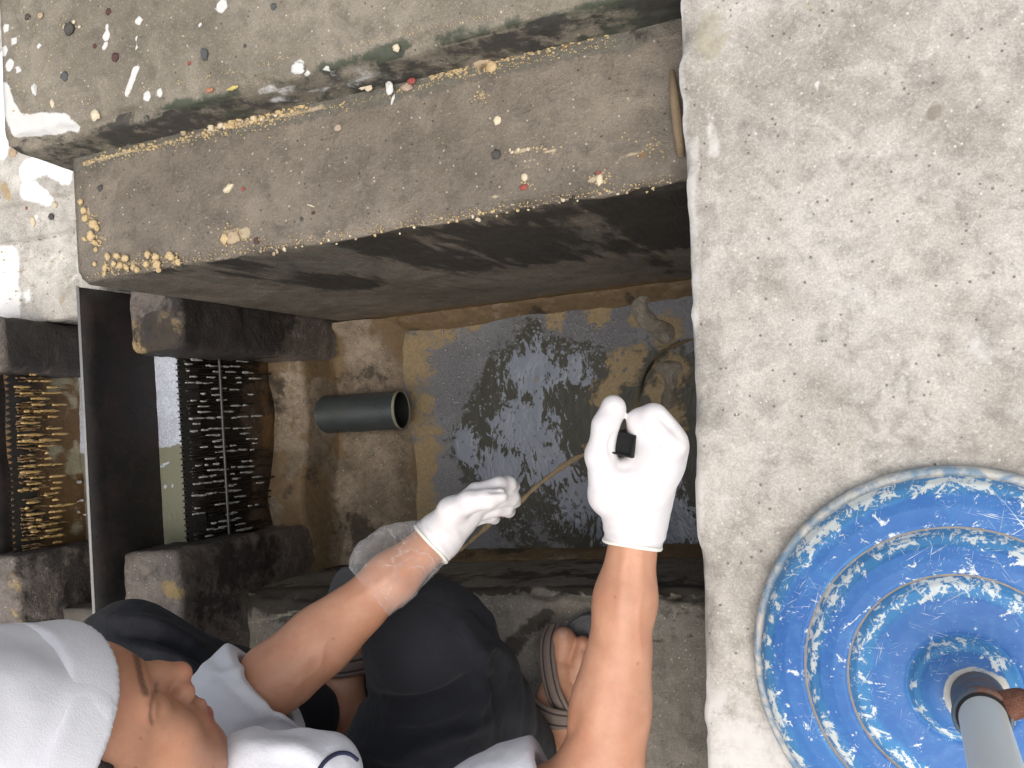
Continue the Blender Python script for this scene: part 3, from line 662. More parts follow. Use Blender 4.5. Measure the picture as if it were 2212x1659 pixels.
M_pipe = metal('grey plastic pipe', (.036, .043, .043), .35, 0, (.075, .058, .042), .25, .35, 22); M_rim = plain('pale cut rim', (.20, .19, .14), .7, .4, 90); M_bore = plain('pipe bore', (.008, .008, .008), .7, .2)
pe = empty('drain_pipe', (-1.21, .062, -.335)); tag(pe, 'short grey plastic pipe with a dark open end lying on the silt', 'pipe')
pa = np.array([-1.20, .064, -.290]); pb = np.array([-.962, .060, -.305]); pd = _nrm(pb-pa); RO, RI = .0405, .0378
u_ = _nrm(np.cross(pd, [0, 0, 1])); w_ = np.cross(u_, pd)
def ringtube(prof, n=48):
    V = []; Fs = []; m = len(prof)
    for s, r in prof:
        for k in range(n):
            a = 2*math.pi*k/n; V.append(pa+pd*s+r*(math.cos(a)*u_+math.sin(a)*w_))
    for i in range(m-1):
        for k in range(n): Fs.append([i*n+k, i*n+(k+1) % n, (i+1)*n+(k+1) % n, (i+1)*n+k])
    return V, Fs
LP = np.linalg.norm(pb-pa)
V, Fs = ringtube([(s, RO+.0006*math.sin(s*60)) for s in np.linspace(0, LP-.006, 40)]); link('pipe_body', mesh(V, Fs), M_pipe, pe)
V, Fs = ringtube([(LP-.007, RO+.0002), (LP-.0005, RO+.0003), (LP, RO-.0006), (LP, RI+.0012), (LP-.002, RI)]); link('rim', mesh(V, Fs), M_rim, pe)
V, Fs = ringtube([(LP-.002, RI), (LP-.05, RI), (LP-.2, RI), (LP-.2, .0005)]); link('bore', mesh(V, Fs), M_bore, pe)

# sludge heap and rags under the walkway edge
M_sludge = concrete('tan sludge', (.20, .17, .13), (.34, .30, .245), dark=(.03, .027, .025), yellow=(.33, .2, .08), scale=14, speck=.8, wet=.4, bmp=1)
def heap(name, items, mat, seed, yel=.2):
    s = SDF()
    for p, r in items: s.ball(p, r, .03)
    s.raw(lambda P: fbm(P, 35, 4, seed)*.022+fbm(P, 130, 2, seed+1)*.005, op='d')
    me = s.mesh(.0045); n = len(me.vertices); co = np.zeros(n*3, np.float32); me.vertices.foreach_get('co', co); V = co.reshape(-1, 3)
    setattr_col(me, 'mask', np.c_[np.clip(.2+fbm(V, 16, 3, seed)*1., 0, .8), np.clip(yel+fbm(V, 11, 3, seed+4)*.8, 0, .8), np.zeros(n), np.zeros(n)]); return link(name, me, mat)
o = heap('sludge_heap', [(at(1385, 640, -.385), .022), (at(1405, 600, -.385), .018), (at(1400, 690, -.388), .022), (at(1440, 720, -.392), .026), (at(1450, 800, -.394), .026), (at(1445, 860, -.392), .022), (at(1395, 615, -.385), .018), (at(1445, 560, -.39), .02)], M_sludge, 181); tag(o, kind='stuff')
# ------------------------------------------------------------------ parasol base on the walkway
def paint_mat():
    m = Mat('scratched blue paint'); r, g, b, a = m.attr('mask')
    n = m.noise(7, 6, .6); n2 = m.noise(38, 7, .7, dist=.6); n3 = m.noise(110, 5, .7)
    blue = m.mix(m.step(n, .35, .65), (.026, .112, .35), (.042, .155, .41)); blue = m.mix(m.step(n3, .45, .75, 0, .35), blue, (.08, .26, .46))
    blue = m.mix(m.math('MULTIPLY', m.step(m.math('ADD', r, m.math('MULTIPLY', m.math('SUBTRACT', n2, .5), 1.2)), .35, .8), .6), blue, (.07, .28, .52))
    sc = None
    for i, (ang, s1, s2, off) in enumerate([(20, 75, 9, 1), (75, 85, 8, 2), (130, 70, 10, 3), (50, 160, 22, 4), (100, 150, 26, 5), (160, 170, 20, 6)]):
        v = m.mapping(loc=(off, off*2, 0), rot=(0, 0, R(ang))); v = m.mapping(scale=(s1, s2, s1*.3), vec=v)
        k = m.noise(1, 3, .6, v, dist=.8); k = m.math('MULTIPLY', k, 1)
        sc = k if sc is None else m.math('MAXIMUM', sc, k)
    patch = m.noise(24, 7, .7, dist=1.1); patch2 = m.noise(75, 8, .74, dist=.7)
    cover = m.math('ADD', m.math('MULTIPLY', m.math('SUBTRACT', patch, .5), .55), m.math('MULTIPLY', r, .10))
    chips = m.step(m.math('ADD', m.math('ADD', m.math('MULTIPLY', patch2, .55), m.math('MULTIPLY', sc, .45)), cover), .645, .68)
    line = None
    for ang, s1, s2, off in [(15, 330, 14, 7), (62, 300, 12, 8), (108, 340, 16, 9), (150, 310, 12, 10), (85, 420, 30, 11), (35, 430, 34, 12)]:
        v = m.mapping(loc=(off, off*1.7, 0), rot=(0, 0, R(ang))); v = m.mapping(scale=(s1, s2, 40), vec=v)
        k = m.step(m.noise(1, 3, .6, v, dist=2.2), .665, .70); line = k if line is None else m.math('MAXIMUM', line, k)
    area = m.step(m.math('ADD', m.noise(13, 4, .6), m.math('MULTIPLY', r, .08)), .50, .60)
    chips = m.math('MAXIMUM', chips, m.math('MULTIPLY', line, area))
    fl = m.math('MULTIPLY', m.step(n3, .66, .70), m.step(m.noise(19, 4, .6), .5, .6)); chips = m.math('MAXIMUM', chips, fl)
    white = m.mix(n3, (.52, .58, .58), (.76, .80, .79))
    col = m.mix(chips, blue, white)
    col = m.mix(m.step(m.math('ADD', g, m.math('MULTIPLY', m.math('SUBTRACT', n2, .5), .7)), .42, .62), col, m.mix(n3, (.20, .17, .15), (.42, .37, .33)))
    col = m.mix(m.step(m.math('ADD', b, m.math('MULTIPLY', m.math('SUBTRACT', n2, .5), 1.3)), .40, .66), col, m.mix(m.step(n2, .38, .62), (.16, .25, .34), (.52, .50, .45)))
    col = m.mix(m.step(m.math('ADD', a, m.math('MULTIPLY', m.math('SUBTRACT', n2, .5), .9)), .42, .58), col, m.mix(n3, (.40, .39, .35), (.62, .61, .57)))
    h = m.math('ADD', m.math('MULTIPLY', chips, -.5), m.math('MULTIPLY', n3, .4))
    return m.done(col, m.step(n2, .3, .7, .5, .7), m.bump(h, .3, .0015))
M_paint = paint_mat()
dc = at(2074, 1447, ZW+.018); Rd = 438*mpp(dc)*1.0
key = [(1.0, .001), (1.004, .006), (1.0, .015), (.985, .019), (.962, .020), (.950, .024), (.925, .033), (.88, .041), (.82, .0455), (.76, .0475), (.735, .0485), (.725, .0475), (.716, .0445), (.707, .0475), (.685, .055), (.64, .0625), (.58, .066), (.53, .067), (.515, .0658), (.507, .0630), (.499, .0658), (.47, .072), (.41, .0765), (.34, .078), (.27, .078), (.253, .0772), (.246, .0762), (.237, .078), (.215, .087), (.18, .094), (.15, .0975), (.13, .0985), (.085, .0985), (.001, .0985)]
rk = [k[0] for k in key]; pr_ = []
for (r0, z0), (r1, z1) in zip(key, key[1:]):
    n = max(2, int(abs(r1-r0)/.006)); pr_ += [(r0+(r1-r0)*i/n, z0+(z1-z0)*i/n) for i in range(n)]
pr_.append(key[-1])
V, Fs = lathe([(r*Rd, ZW+z) for r, z in pr_], 160, dc[:2]); V = np.array(V)
V[:, 2] += fbm(V, 30, 3, 201)*.0012; rr_ = np.hypot(V[:, 0]-dc[0], V[:, 1]-dc[1])/Rd
m_ = np.zeros((len(V), 4)); gs = lambda c, w: np.exp(-((rr_-c)/w)**2)
m_[:, 0] = np.clip(gs(.925, .045)*1.0+gs(.685, .04)*.9+gs(.46, .05)*.9+gs(.215, .03)*.9+.1+fbm(V, 9, 2, 204)*.8, 0, 1.3)
m_[:, 1] = np.clip(gs(.719, .0065)*1.05+gs(.509, .0065)*1.05, 0, 1); m_[:, 2] = np.clip(ss(rr_, .945, .962)*1.0, 0, 1)
hb_ = at(2112, 1506, ZW+.10); m_[:, 3] = np.clip(ss(np.hypot(V[:, 0]-hb_[0], V[:, 1]-hb_[1])/Rd, .165, .120)*(.72+fbm(V, 40, 3, 206)*.9), 0, 1)
me = mesh(V, Fs); recalc(me); setattr_col(me, 'mask', m_)
stand = empty('parasol_base', (dc[0], dc[1], ZW)); tag(stand, 'scratched blue round parasol base with a rusty collar and pole on the pale walkway', 'parasol base')
link('base_disc', me, M_paint, stand)
M_rust = metal('rusty collar', (.09, .13, .17), .6, .1, (.20, .085, .045), .55, .6, 26); M_bolt = metal('rusted bolt', (.21, .10, .06), .8, .1, (.13, .05, .03), .8, .8, 40)
M_pole = plain('pale grey pole', (.68, .73, .71), .4, .06, 12, .05); M_black = plain('black joint', (.012, .012, .014), .5, .3)
tilt = np.array([0, 0, 1.]); hub = at(2112, 1506, ZW+.10); hub[2] -= .004
def tl(prof, n=48):
    V = []; Fs = []; u = _nrm(np.cross(tilt, [0, 1, 0])); v = np.cross(tilt, u); m = len(prof)
    for r, z in prof:
        for k in range(n): a = 2*math.pi*k/n; V.append(hub+tilt*z+r*(math.cos(a)*u+math.sin(a)*v))
    for i in range(m-1):
        for k in range(n): Fs.append([i*n+k, i*n+(k+1) % n, (i+1)*n+(k+1) % n, (i+1)*n+k])
    return V, Fs
rc_ = .112*Rd
V, Fs = tl([(rc_*1.0, -.01), (rc_, .0), (rc_, .012), (rc_*1.0, .03), (rc_, .048), (rc_*1.06, .050), (rc_*1.06, .057), (rc_*.98, .058), (rc_*.9, .058), (rc_*.9, .02)]); V = np.array(V); V += fbm(V, 90, 3, 207)[:, None]*.0012
link('collar', mesh(V, Fs), M_rust, stand)
V, Fs = tl([(rc_*.92, .050), (rc_*.92, .060), (rc_*.85, .0615), (rc_*.8, .0615)]); link('seal', mesh(V, Fs), M_black, stand)
V, Fs = tl([(rc_*.84, .03), (rc_*.84, .3), (rc_*.84, .62), (rc_*.80, .62), (.001, .62)]); link('pole', mesh(V, Fs), M_pole, stand)
bolt = hub+tilt*.047; bd = _nrm([1, .38, .1])
V, Fs = tube([bolt+bd*rc_*.8, bolt+bd*(rc_+.010), bolt+bd*(rc_+.030)], [.0055, .0055, .005], 10)
s = SDF(); s.cone(bolt+bd*rc_*.8, bolt+bd*(rc_+.026), .0062, .0055, .004); sd = _nrm(np.cross(bd, tilt)); e_ = bolt+bd*(rc_+.024)
s.cone(e_, e_+tilt*.022+bd*.004, .006, .0055, .006).ball(e_+tilt*.024+bd*.005, .008, .004).cone(e_, e_-tilt*.018+bd*.004, .006, .0055, .006).ball(e_-tilt*.02+bd*.005, .007, .004).cone(bolt+bd*rc_, bolt+bd*(rc_+.008), .012, .011, .003)
s.raw(lambda P: fbm(P, 160, 2, 209)*.002, op='d')
link('wing_bolt', s.mesh(.002), M_bolt, stand)
# ------------------------------------------------------------------ the person
HC = np.array([-.663, -.268, .834])
HF = _nrm([.32427557, .71098086, -.62398042]); HU = np.array([-.09861139, .68143784, .72520223]); HR = np.array([.94080877, -.17363379, .29108446])
HM = np.array([HF, HU, HR])
def hp(f, u, r): return HC+HF*f+HU*u+HR*r
neck = np.array([-.672, -.405, .745]); 
SHR = None; SHL = np.array([-.825, -.425, .68])
ELR = at(1296, 1682, .55); UPR = at(1130, 1760, .58); SHR = ELR+_nrm(UPR-ELR)*.265; WRR = at(1374, 1130, .55)
ELL = at(585, 1475, .565); WRL = at(950, 1158, .445)
PEL = np.array([-.76, -.66, .25]); HIPR = np.array([-.655, -.66, .245]); HIPL = np.array([-.865, -.66, .245])
KNR = at(925, 1395, .385); KNL = at(285, 1425, .36)
ANR = np.array([-.562, -.505, .085]); ANL = np.array([-.905, -.455, .085])

# ---- hands
def finger(s, pts, rs, k=.004, grow=0): s.chain(pts, [r+grow for r in rs], k)
RH = dict(W=WRR, cmc=at(1318, 1068, .582), tmcp=at(1297, 985, .602), tip_=at(1308, 922, .61), ttip=at(1325, 880, .604),
          imcp=at(1451, 958, .598), ipip=at(1412, 905, .600), idip=at(1384, 912, .596), itip=at(1380, 935, .584))
def right_hand(s, g=0):
    H = RH; dn = -_nrm(np.array([0, 0, CAMH])-RH['imcp'])*.0205
    for i in range(4):
        o = dn*i+np.array([-.0015, -.0035, 0])*i; sc = [1, 1, .95, .85][i]
        mcp = H['imcp']+o; pip = H['ipip']+o+(mcp-H['ipip']-o)*(1-sc); dip = H['idip']+o+np.array([.002*i, 0, 0]); tip = H['itip']+o+np.array([.002*i, -.002*i, 0])
        s.cone(H['W'], mcp, .0215+g, .0130+g, .012); finger(s, [mcp, pip, dip, tip], [.0128*sc, .0115*sc, .0105*sc, .0092*sc], .005, g)
    s.cone(H['W'], H['cmc'], .022+g, .017+g, .014); finger(s, [H['cmc'], H['tmcp'], H['tip_'], H['ttip']], [.0180, .0125, .0108, .0098], .006, g)
    s.cone(H['cmc'], H['imcp']+dn, .014+g, .011+g, .010)
    s.cone(at(1340, 1040, .575), at(1430, 1000, .575), .018+g, .017+g, .014)
    s.ball(at(1420, 952, .588), .0190+g, .014); s.cone(at(1405, 930, .585), at(1400, 985, .583), .0135+g, .0135+g, .012)
LH = dict(W=WRL, imcp=at(1030, 1066, .448), ipip=at(1078, 1050, .438), idip=at(1098, 1047, .425), itip=at(1108, 1050, .412),
          mmcp=at(1027, 1092, .446), mpip=at(1080, 1075, .430), mdip=at(1104, 1074, .415), mtip=at(1112, 1081, .402),
          rmcp=at(1016, 1112, .440), rpip=at(1068, 1098, .424), rdip=at(1091, 1098, .41), rtip=at(1099, 1104, .398),
          pmcp=at(1002, 1130, .434), ppip=at(1040, 1115, .42), pdip=at(1060, 1114, .408), ptip=at(1067, 1119, .398),
          cmc=at(975, 1105, .462), tmcp=at(1012, 1086, .470), tip_=at(1055, 1078, .465), ttip=at(1080, 1071, .458))
def left_hand(s, g=0):
    H = LH
    for n, sc in (('i', 1), ('m', 1.02), ('r', .97), ('p', .85)):
        s.cone(H['W'], H[n+'mcp'], .0205+g, .0118*sc+g, .010)
        finger(s, [H[n+q] for q in ('mcp', 'pip', 'dip', 'tip')], [.0106*sc, .0093*sc, .0086*sc, .0073*sc], .002, g)
    s.cone(H['W'], H['cmc'], .021+g, .0155+g, .012); finger(s, [H['cmc'], H['tmcp'], H['tip_'], H['ttip']], [.0155, .0115, .0100, .0085], .005, g)

# ---- head
def head(s):
    E = lambda f, u, r, a, b, c, k=.012, op='u', M=HM: s.ell(hp(f, u, r), (a, b, c), M, k, op)
    E(-.012, .035, 0, .094, .088, .076, .01); E(.030, -.030, 0, .060, .082, .060, .03)
    E(.056, .048, 0, .042, .050, .058, .025)                           # forehead
    for q in (-1, 1):
        E(.058, -.016, .040*q, .028, .026, .026, .02); E(.040, -.056, .034*q, .034, .030, .023, .025)       # cheek, jaw
        s.cone(hp(.083, .040, .014*q), hp(.068, .040, .050*q), .0105, .009, .012)   # brow ridge
        s.cone(hp(-.01, -.05, .056*q), hp(.060, -.080, .020*q), .016, .015, .03)   # jaw line
        E(.090, .019, .030*q, .014, .012, .017, .014, 's')           # eye socket
    s.ball(hp(.074, -.084, 0), .020, .022)                                                                        # chin
    s.chain([hp(.086, .028, 0), hp(.098, .008, 0), hp(.110, -.012, 0)], [.0075, .0092, .0112], .012)                # nose
    for q in (-1, 1):
        s.ball(hp(.0985, -.018, .0140*q), .0098, .007); E(.0735, .0175, .031*q, .0130, .0125, .0165, .010)           # wing, lid over eyeball
        s.ball(hp(.104, -.0275, .0065*q), .0042, .003, 's')
    E(.078, -.050, 0, .022, .026, .030, .016)                                                                  # muzzle
    s.chain([hp(.090, -.050, -.024), hp(.099, -.0465, -.007), hp(.0985, -.048, 0), hp(.099, -.0465, .007), hp(.090, -.050, .024)], [.0030, .0056, .0052, .0056, .0030], .004)
    s.chain([hp(.089, -.053, -.022), hp(.0965, -.0585, -.006), hp(.0965, -.0585, .006), hp(.089, -.053, .022)], [.0030, .0064, .0064, .0030], .004)
    s.chain([hp(.089, -.0515, -.024), hp(.1035, -.0525, 0), hp(.089, -.0515, .024)], [.0012, .0014, .0012], .003, 's')
    for q in (-1, 1): E(-.012, -.002, .076*q, .019, .032, .009, .008); E(-.008, -.002, .083*q, .010, .020, .006, .006, 's')
    s.cone(hp(-.035, -.06, 0), neck, .056, .060, .03)
s = SDF(); head(s)
# torso, arms, legs
s.cone(neck, [-.70, -.50, .58], .065, .115, .05).cone([-.70, -.50, .58], PEL, .115, .125, .05).cone(neck, SHR, .055, .052, .05).cone(neck, SHL, .055, .052, .05)
def arm(s, a, e, w, g=0, up=.040):
    s.cone(a, e, up+.004+g, .0335+g, .02); m1 = e+(w-e)*.28; m2 = e+(w-e)*.70
    s.chain([e, m1, m2, w], [.0335+g, .0335+g, .0270+g, .0225+g], .02)
arm(s, SHR, ELR, WRR); arm(s, SHL, ELL, WRL)
fd = _nrm(WRR-ELR); side = _nrm(np.cross(fd, [0, 0, 1]))
for E_, W_ in ((ELR, WRR), (ELL, WRL)):          # muscle of the forearm and the two tendons at the wrist
    d_ = W_-E_; sd_ = _nrm(np.cross(_nrm(d_), [0, 0, 1]))
    s.cone(E_+d_*.10+sd_*.010, E_+d_*.50+sd_*.007, .027, .020, .02); s.cone(E_+d_*.05-sd_*.012+np.array([0, 0, .006]), E_+d_*.42-sd_*.006, .024, .018, .02)
    s.cone(E_+d_*.55+np.array([0, 0, .0185])+sd_*.006, E_+d_*.98+np.array([0, 0, .0165])+sd_*.004, .0075, .0055, .010)
right_hand(s, -.0048); left_hand(s, -.0040)
for hip, kn, an in ((HIPR, KNR, ANR), (HIPL, KNL, ANL)):
    s.cone(PEL, hip, .10, .085, .04); s.cone(hip, kn, .075, .056, .03); s.cone(kn, kn+(an-kn)*.35, .050, .050, .03); s.cone(kn+(an-kn)*.3, an, .050, .034, .03)
# feet: heel, instep, ball, five toes
FZ = .022
def foot(s, toe, heel, ank, q):
    """toe: tip of the big toe; q = -1 big toe on the -x side"""
    toe = np.array(toe); heel = np.array(heel); d = _nrm(toe-heel); sd = np.array([d[1], -d[0], 0])*-q    # sd points to the little toe
    L = np.linalg.norm(toe-heel); ball = heel+d*L*.74; Z = lambda p, z: np.array([p[0], p[1], z])
    s.cone(Z(heel+d*.03, FZ+.028), ank, .028, .032, .03); s.cone(Z(heel+d*.03, FZ+.026), Z(heel+d*.06, FZ+.02), .026, .022, .02)
    s.cone(ank+d*.02-np.array([0, 0, .012]), Z(ball+sd*.004, FZ+.022), .034, .020, .03); s.cone(ank+sd*.012-np.array([0, 0, .02]), Z(ball+sd*.055, FZ+.014), .028, .013, .03)
    for i, (off, ln, r) in enumerate([(.0, .066, .0178), (.029, .064, .0118), (.047, .054, .0105), (.062, .044, .0095), (.075, .032, .009)]):
        b = ball+sd*off-d*.004*i; t = b+d*(ln-.012*0)-d*r
        s.chain([Z(b, FZ+.018-.001*i), Z(b+(t-b)*.55, FZ+.017-.001*i), Z(t, FZ+r)], [r*1.05, r*.92, r*1.04], .006)
    return ball, d, sd
TOER = np.array([*at(1226, 1352, .034)[:2], 0]); HLR = np.array([-.580, -.560, 0]); TOEL = np.array([*at(775, 1262, .034)[:2], 0]); HLL = np.array([-.912, -.52, 0])
bR, dR, sR = foot(s, TOER, HLR, ANR, -1); bL, dL, sL = foot(s, TOEL, HLL, ANL, 1)
def get(me):
    co = np.zeros(len(me.vertices)*3, np.float32); me.vertices.foreach_get('co', co); return co.reshape(-1, 3).astype(float)
me = s.mesh(.0027, 'person'); V = get(me)
lip = np.clip(1.3-poly_d(V, [hp(.090, -.051, -.021), hp(.1015, -.0515, 0), hp(.090, -.051, .021)])/.0085, 0, 1)
Lc = (V-HC)@HM.T; lip *= (Lc[:, 0] > .08)
red = np.clip(1.2-np.linalg.norm(V-hp(.118, -.016, 0), axis=1)/.020, 0, 1)*.7
for i, px in enumerate([(1226, 1380)]): red = np.maximum(red, .8*np.clip(1.3-np.linalg.norm(V-at(*px, .03), axis=1)/.02, 0, 1))
spot = np.zeros(len(V))
for f, u, r, rr in [(.085, .075, .03, .004), (.066, .06, .058, .0045), (.06, .035, .062, .003), (.062, -.045, .060, .003), (.05, .03, .07, .0035)]: spot = np.maximum(spot, .8*np.clip(1.4-np.linalg.norm(V-hp(f, u, r), axis=1)/rr, 0, 1))
for px, py, z, rr in [(1262, 1402, .6, .006), (1395, 1490, .59, .0025), (1205, 1455, .6, .004)]:
    c = at(px, py, z); dd = np.abs((V-c)@_nrm([0, 0, CAMH]-c)); spot = np.maximum(spot, 0)
seam = np.clip(1.3-poly_d(V, [hp(.0905, -.0512, -.021), hp(.103, -.0522, 0), hp(.0905, -.0512, .021)])/.0028, 0, 1)*(Lc[:, 0] > .08)
nail = np.zeros(len(V)); tc = np.array([TOER[0], TOER[1], FZ+.026])-dR*.010; nail = np.clip(1.6-np.linalg.norm((V-tc)*np.array([1, .8, .8]), axis=1)/.0075, 0, 1)
setattr_col(me, 'mask', np.c_[lip, np.maximum(red, spot*.9), np.maximum(seam, 0), nail])
class _O: pass
_o = _O(); _o.data = me
brow_l = on_surface(_o, [(290, 1398), (294, 1420), (300, 1448), (306, 1472), (314, 1496)]); lash_l = on_surface(_o, [(338, 1480), (331, 1498), (328, 1520), (327, 1542), (330, 1560)]); lip_l = on_surface(_o, [(446, 1500), (454, 1520), (457, 1546)])
def lay(P, r): return np.clip(1.4-poly_d(V, P)/r, 0, 1) if len(P) > 1 else np.zeros(len(V))
mole = np.zeros(len(V))
for px, py, rr in [(1258, 1407, .005), (1378, 1434, .0022), (303, 1595, .0022), (293, 1660, .0028), (461, 1658, .002), (1330, 1290, .0018), (720, 1380, .002)]:
    q = on_surface(_o, [(px, py)])
    if q: mole = np.maximum(mole, np.clip(1.4-np.linalg.norm(V-q[0], axis=1)/rr, 0, 1))
setattr_col(me, 'hairs', np.c_[lay(brow_l, .0050), lay(lash_l, .0034), lay(lip_l, .0052), mole])
displace(me, folds([([(1352, 1165), (1346, 1235), (1336, 1340)], .0045, .0014), ([(1388, 1165), (1384, 1240), (1378, 1300)], .004, .0012), ([(1212, 1600), (1238, 1570), (1246, 1510)], .006, -.0022), ([(1368, 1180), (1364, 1260)], .005, -.0012), ([(1395, 1250), (1380, 1330), (1385, 1420)], .0022, .0009),
  ([(770, 1330), (705, 1385), (690, 1440), (640, 1480)], .0024, .0010), ([(690, 1440), (705, 1470)], .002, .0008), ([(880, 1215), (820, 1260), (750, 1300)], .005, .0012), ([(640, 1520), (665, 1480), (670, 1440)], .006, -.0014), ([(1300, 1420), (1290, 1520), (1270, 1600)], .008, .0016)]))
displace(me, lambda P: .0016*np.clip(1-poly_d(P, lash_l)/.003, 0, 1)+.0004*np.clip(1-poly_d(P, [hp(.088, -.03, .022), hp(.080, -.046, .036), hp(.070, -.062, .040)])/.005, 0, 1) if len(lash_l) > 1 else np.zeros(len(P)))
m = Mat('skin'); r, g, b, a = m.attr('mask'); n = m.noise(22, 5, .6); n2 = m.noise(190, 4, .7); n3 = m.noise(60, 3, .6)
c = m.mix(m.step(n, .3, .7), (.44, .215, .128), (.53, .275, .172)); c = m.mix(m.step(n3, .45, .75, 0, .3), c, (.47, .185, .11)); c = m.mix(m.step(n2, .45, .8, 0, .2), c, (.35, .155, .09))
c = m.mix(m.math('MULTIPLY', g, .55), c, (.50, .17, .125)); c = m.mix(m.math('MULTIPLY', r, .95), c, (.30, .075, .075)); c = m.mix(m.math('MULTIPLY', b, .8), c, (.12, .035, .03)); c = m.mix(m.math('MULTIPLY', m.step(a, .45, .6), .5), c, (.62, .38, .32))
hr, hg, hb, ha = m.attr('hairs'); hv = m.noise(420, 3, .7)
c = m.mix(m.math('MULTIPLY', m.step(hb, .1, .9), .75), c, (.34, .085, .08)); c = m.mix(m.math('MULTIPLY', m.step(ha, .2, 1), .55), c, (.25, .075, .05)); c = m.mix(m.step(m.noise(9, 5, .65), .5, .7, 0, .45), c, (.36, .145, .08))
c = m.mix(m.math('MULTIPLY', m.step(m.math('ADD', hr, m.math('MULTIPLY', m.math('SUBTRACT', hv, .5), .9)), .25, 1.15), .75), c, (.06, .034, .026)); c = m.mix(m.math('MULTIPLY', m.step(hg, .1, 1.4), .62), c, (.07, .03, .022))
v1, v2 = m.vor(420)
M_skin = m.done(c, m.step(n, .3, .7, .44, .58), m.bump(m.math('ADD', m.math('MULTIPLY', v1, .4), n2), .13, .0015), Subsurface_Weight=.12, Subsurface_Scale=.01)
m.b.inputs['Subsurface Radius'].default_value = (1, .35, .2)
person = link('person', me, M_skin); tag(person, 'person squatting on the near ledge in white cap, white shirt, dark trousers and white gloves', 'person')

M_hair = plain('black hair', (.022, .014, .011), .7, .5, 200, .6)
# eyebrows and lashes of the far and near side
s = SDF()
for q in (-1, 1): s.chain([hp(.018, .055, .068*q), hp(.012, .02, .0705*q), hp(.010, -.008, .0695*q)], [.010, .0085, .004], .01); 
s.ell(hp(-.03, .02, 0), (.083, .088, .0745), HM, .01); s.plane(hp(.02, 0, 0), -HF, .01); s.raw(lambda P: fbm(P, 90, 3, 7)*.006, op='d')
link('hair', s.mesh(.003), M_hair, person)

# ---- cap: a soft crown with a deep band
m = Mat('white cap cotton'); n = m.noise(26, 5, .6); wv = m.noise(5, 4, .6); wf = m.noise(700, 2, .5)
M_cap = m.done(m.mix(n, (.57, .575, .615), (.65, .655, .69)), .85, m.bump(m.math('ADD', m.math('MULTIPLY', wv, 4), m.math('ADD', n, m.math('MULTIPLY', wf, .3))), .25, .004))
capn = _nrm(HU*1.0+HF*.12); 
def cap_sdf(grow=0, top=0):
    s = SDF(); s.ell(hp(-.010, .050, 0), (.106+grow, .098+grow+top, .089+grow), HM, .02); s.cone(hp(-.005, .048, 0), hp(-.012, .11, 0), .094+grow, .078+grow, .03); s.ell(hp(.038, .062, 0), (.060+grow, .05, .066+grow), HM, .03)
    return s
s = cap_sdf(); fold = lambda P: fbm(P*np.array([1, 1, 1.]), 16, 3, 211)*.010+.0025*np.sin(((P-HC)@HR)*70+6*fbm(P, 9, 2, 3))
s.raw(fold, op='d'); s.plane(hp(.098, .099, 0), HU-HF*.06+HR*.26, .004); cap = link('cap', s.mesh(.003), M_cap, person)
s = cap_sdf(.0022); s.raw(lambda P: fbm(P, 14, 2, 213)*.004, op='d'); s.plane(hp(.098, .0975, 0), HU-HF*.06+HR*.26, .004); s.plane(hp(.098, .0975, 0)+HU*.036, -(HU-HF*.06+HR*.26), .004); link('band', s.mesh(.0028), M_cap, cap)

# ---- shirt
m = Mat('white shirt cotton'); n = m.noise(18, 6, .6, dist=.5); wf = m.noise(650, 2, .5); wv = m.noise(7, 5, .55, dist=1)
M_shirt = m.done(m.mix(n, (.58, .59, .64), (.66, .67, .71)), .85, m.bump(m.math('ADD', m.math('MULTIPLY', wv, 5), m.math('ADD', n, m.math('MULTIPLY', wf, .3))), .32, .004))
M_navy = plain('navy piping', (.012, .016, .05), .7, .3, 100)
s = SDF()
s.cone(neck-np.array([0, .03, .03]), [-.70, -.50, .58], .090, .150, .05).cone([-.70, -.50, .58], PEL+np.array([0, 0, .05]), .150, .160, .05)
s.cone(neck+np.array([0, -.02, -.01]), SHR, .068, .066, .05).cone(neck+np.array([0, -.02, -.01]), SHL, .068, .066, .05)
s.cone(at(560, 1672, .70), at(680, 1682, .68), .046, .046, .04)
SER = SHR+(ELR-SHR)*.83; SEL = SHL+(ELL-SHL)*.98
s.chain([SHR, UPR, SER], [.064, .060, .058], .04); s.chain([SHL, SHL+(ELL-SHL)*.5, SEL], [.070, .068, .069], .04)
s.raw(lambda P: fbm(P, 11, 4, 221)*.013+fbm(P*np.array([1, .4, 1]), 40, 2, 223)*.004, op='d')
for a_, b_, r_ in ((UPR, SER, .047), (SHL, SEL, .0455)):
    d_ = _nrm(b_-a_)
    s.p.append(('s', (lambda P, o=b_-d_*.035, d=d_, r=r_: np.maximum(np.linalg.norm((P-o)-((P-o)@d)[:, None]*d, axis=1)-r, -((P-o)@d))), .004, b_, .09))
    s.p.append(('s', (lambda P, o=b_, d=d_: np.maximum(-((P-o)@d)+.004*np.sin(P[:, 0]*60), np.linalg.norm(P-o, axis=1)-.085)), .004, b_, .09))
s.cone(hp(-.035, -.06, 0), neck+np.array([0, -.03, -.05]), .062, .064, .006, 's')
SF = folds([([(440, 1440), (500, 1480), (560, 1540)], .008, .006), ([(430, 1470), (500, 1455), (560, 1420)], .006, .004), ([(560, 1400), (600, 1470), (590, 1550)], .006, -.005), ([(520, 1580), (600, 1570), (700, 1590)], .008, -.006), ([(560, 1620), (640, 1620), (700, 1650)], .009, .006)])
shirt = link('shirt', displace(s.mesh(.0034), SF), M_shirt, person)
pp = on_surface(shirt, [(683, 1685), (690, 1662), (705, 1642), (728, 1628), (752, 1628), (772, 1642), (788, 1662), (795, 1690)], .0008)
